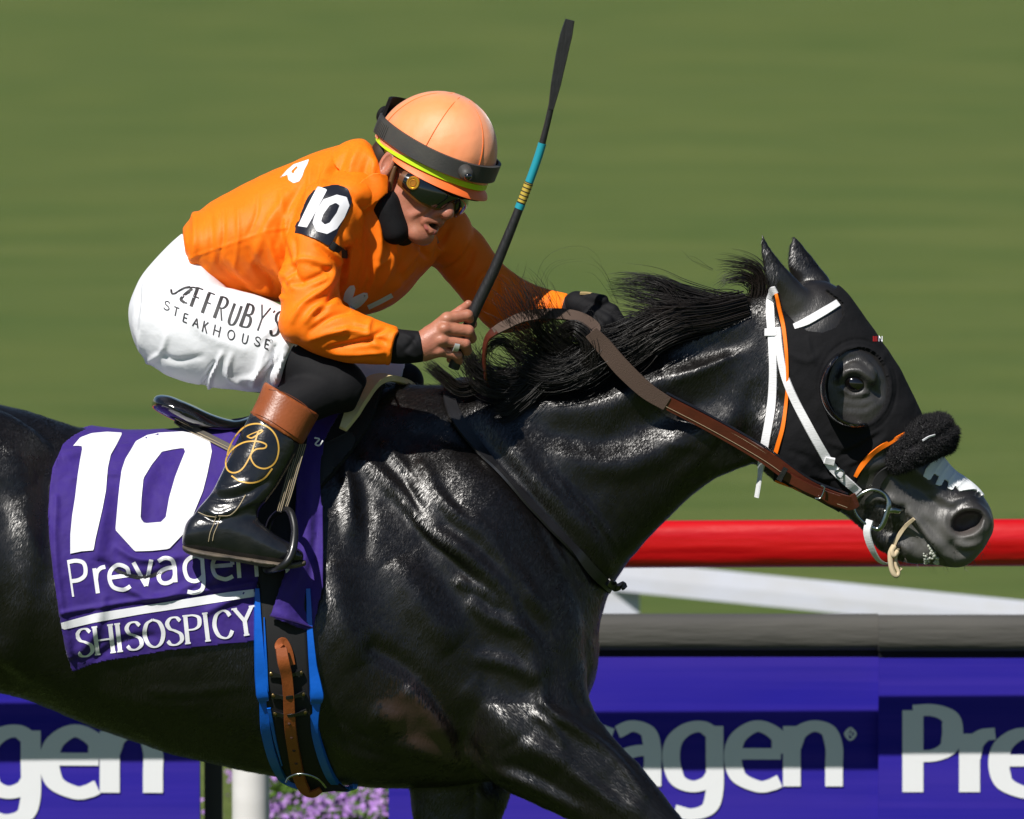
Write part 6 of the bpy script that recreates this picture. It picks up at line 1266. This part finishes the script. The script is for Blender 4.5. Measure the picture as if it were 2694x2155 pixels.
# ---- gloved left hand
gl = [pc((1215, 640, -10), (1260, 655, 20), 28, 27), pc((1250, 640, 20), (1290, 655, 44), 17, 15), pc((1290, 655, 44), (1308, 680, 52), 14, 12), pc((1245, 655, 30), (1278, 676, 60), 16, 14), pc((1278, 676, 60), (1290, 700, 62), 13, 11), pc((1235, 668, 36), (1260, 692, 64), 15, 13), pc((1225, 675, 36), (1240, 700, 60), 14, 12), pc((1235, 628, 10), (1270, 632, 40), 14, 12)]
obj('glove', remesh(gl, .0026, 3), LEGG, jock)
obj('glove_tab', strap([(1222, 619, 14), (1240, 620, 20), (1262, 627, 30)], 8, 4, None, nrm=[0, -.4, .9]), mat('brass_tab', (.35, .26, .12), .5), jock)
obj('finger_ring', (lambda c, ax: tube(np.array([[c + ax * o_ * S + (np.cos(t) * np.cross(ax, [0, 0, 1.]) + np.sin(t) * np.cross(ax, np.cross(ax, [0, 0, 1.]))) * r_ * S for t in np.linspace(0, 2 * math.pi, 28, endpoint=False)] for o_, r_ in ((-5.5, 13.2), (-5.5, 14.4), (5.5, 14.2), (5.5, 13))])))(P(959, 727, 272), (lambda v: v / np.linalg.norm(v))(P(979, 724, 268) - P(931, 716, 281))), mat('silver_ring', (.75, .74, .70), .35, .5, metal=.6), jock)
# ================================================================ WHIP
whip = thing('riding_whip', 'black riding whip with turquoise and yellow wraps held up in the jockey’s bare hand', 'whip', tuple(P(965, 740, 250)))
WB = mat('whip_black', (.014, .014, .015), .5, .5, bump=[((220, 220, 60), .0012, 2)])
wp = [(955, 775, 236), (968, 738, 244), (985, 690, 248), (1001, 650, 250), (1040, 570, 256), (1085, 460, 262), (1130, 340, 268), (1150, 270, 272), (1166, 200, 276)]
obj('handle', wire(wp[:5], [12, 12, 12, 12.5, 11.5], 14), WB, whip); obj('shaft', wire(wp[4:], [11.5, 9.5, 7.6, 6.5, 6.5], 14), WB, whip)
def seg(t0, t1, r, m_, nm):
    p = cr(wp, 10); ln = np.linspace(0, len(wp) - 1, len(p)); y = p[:, 1]; k = (y <= t0) & (y >= t1); obj(nm, wire(p[k], r, 14, 2), m_, whip)
TQ = mat('turquoise_wrap', (.01, .28, .36), .5); YW = mat('yellow_wrap', (.50, .36, .05), .5)
def segy(ya, yb, r, m_, nm, n=5):
    p = cr(wp, 30); ys = np.linspace(ya, yb, n); o = np.argsort(p[:, 1]); q = [(np.interp(y, p[o, 1], p[o, 0]), y, np.interp(y, p[o, 1], p[o, 2])) for y in ys]; return obj(nm, wire(q, r, 14, 2), m_, whip)
segy(384, 302, 8.8, TQ, 'turquoise_grip'); yw = segy(426, 386, 9.4, YW, 'yellow_grip'); segy(440, 429, 9.8, TQ, 'turquoise_grip')
for k in range(5): segy(421 - k * 8, 419 - k * 8, 9.8, WB, 'dark_ring', 2)
obj('flap', strap([(1160, 230, 275), (1170, 180, 278), (1182, 120, 280), (1192, 75, 282), (1200, 42, 283)], [12, 21, 25, 26, 20], 7, None, nrm=[0, -1, 0]), WB, whip)
# ================================================================ SADDLE
saddle = thing('saddle', 'small black racing saddle with upturned glossy rear and cream foam front', 'saddle', tuple(P(600, 880, 0)))
cant = [(319, 847, 319, 858, 20, 10), (330, 832, 332, 868, 70, 10), (360, 834, 366, 886, 105, 5), (400, 852, 408, 904, 112, 0), (448, 876, 452, 916, 105, 0), (500, 884, 505, 915, 100, 0), (560, 862, 565, 915, 100, 0), (630, 835, 640, 900, 105, 0), (700, 808, 715, 890, 90, 0), (750, 796, 765, 870, 60, 0)]
sv = remesh([loft(cant, 40)], .0045, 5); sn = normals(*sv); sv = (brush(sv[0], sn, [([(345, 850), (380, 868), (430, 890)], 10, -5), ([(380, 850), (430, 872), (490, 890)], 8, 4), ([(420, 880), (470, 892), (520, 896)], 7, -4)], both=True, facing=False), sv[1])
obj('seat', sv, CUP, saddle); SDB = bvh_of(*sv)
obj('cantle_strap', strap([(368, 886), (400, 903), (440, 922), (484, 944), (520, 960)], [12, 18, 18, 18, 18], 4, [SDB, CB], 4, nrm=[-.2, -.9, .3]), mat('grey_brown_leather', (.07, .06, .05), .6), saddle)
ss = [strap([(368 + dx_, 886 + dy_), (400 + dx_, 903 + dy_), (440 + dx_, 922 + dy_), (484 + dx_, 944 + dy_)], 1.2, 1, [SDB, CB], 9) for dx_, dy_ in ((0, -5), (-1, 0), (-2, 5))]
obj('strap_stitching', join(ss), STITCH, saddle)
obj('foam_pad', strap([(722, 905, 196), (742, 870, 176), (760, 838, 146), (784, 809, 100), (812, 799, 50), (842, 806, 5), (868, 822, -45), (880, 850, -110)], [18, 34, 40, 38, 32, 26, 22, 20], 11, None, nrm=[[-.2, -.95, .2], [-.25, -.9, .35], [-.2, -.8, .55], [-.1, -.55, .8], [0, -.3, .95], [0, -.1, 1], [0, .3, .95], [0, .7, .7]]), FOAM, saddle)
pad = [(806, 800), (812, 812), (800, 838), (790, 870), (776, 905), (735, 962), (700, 1005), (672, 1036), (660, 1100), (650, 1240), (545, 1240), (530, 1170), (532, 1100), (560, 1000), (620, 925), (680, 895), (735, 870), (765, 830), (790, 800)]
pv = shell(HV, HF, HN, pad, off=11, relax=3, both=True); obj('black_pad', pv, BWEB, saddle)
pp_ = [(640, 958), (655, 945), (734, 904), (745, 910), (752, 924), (748, 940), (672, 1030), (660, 1015), (645, 985)]
def pd(Q): A, _, _ = cast(Q, HB, 22); return A
rp_ = grid_patch(pp_, [], 4, pd); rp_ = (smoothv(rp_[0], rp_[1], 8), rp_[1]); rn = normals(*rp_)
q_ = proj(rp_[0]); rv = rp_[0] - np.array([0, 1, 0]) * (.0012 * np.sin((q_[:, 1] * .93 + q_[:, 0] * .45) * .9))[:, None]
obj('ribbed_pocket', skirt(rv, rv + np.array([0, .014, 0]), rp_[1]), mat('ribbed_rubber', (.022, .022, .023), .75), saddle)
obj('saddle_logo', wire([(662, 922, 262), (672, 925, 262), (664, 935, 262), (672, 938, 262), (680, 928, 262)], 1.8, 6), WNYL, saddle)
for k, (dx_, dd_) in enumerate(((0, 6), (12, 2))):
    lt = obj('stirrup_leather', strap([(628 + dx_, 935, 282 + dd_), (612 + dx_, 990, 296 + dd_), (598 + dx_, 1040, 304 + dd_), (588 + dx_ * .8, 1078, 308 + dd_)], 13, 4, None, nrm=[-.3, -.9, 0]), mat('dark_leather', (.035, .03, .026), .6), saddle)
    obj('stitching', join([strap([(628 + dx_ + e_, 935, 287 + dd_), (612 + dx_ + e_, 990, 301 + dd_), (598 + dx_ + e_, 1040, 309 + dd_), (588 + dx_ * .8 + e_, 1076, 313 + dd_)], 1.3, 1, None) for e_ in (-4, 0, 4)]), STITCH, lt)
obj('stirrup', wire([(598, 1074, 312), (612, 1080, 330), (620, 1110, 352), (619, 1140, 372), (612, 1170, 386), (596, 1192, 388), (570, 1200, 350), (560, 1196, 305), (562, 1160, 290), (564, 1115, 288), (574, 1090, 296)], [7, 8, 8, 9, 9, 8, 8, 8, 7, 7, 7], 10, 6, closed=True), mat('stirrup_black', (.012, .012, .013), .35, .5, coat=.3), saddle)
obj('far_stirrup', wire([(748, 1074, -312), (766, 1080, -330), (770, 1140, -380), (746, 1192, -380), (710, 1196, -305), (724, 1090, -296)], 7, 10, 6, closed=True), BLEA, saddle)
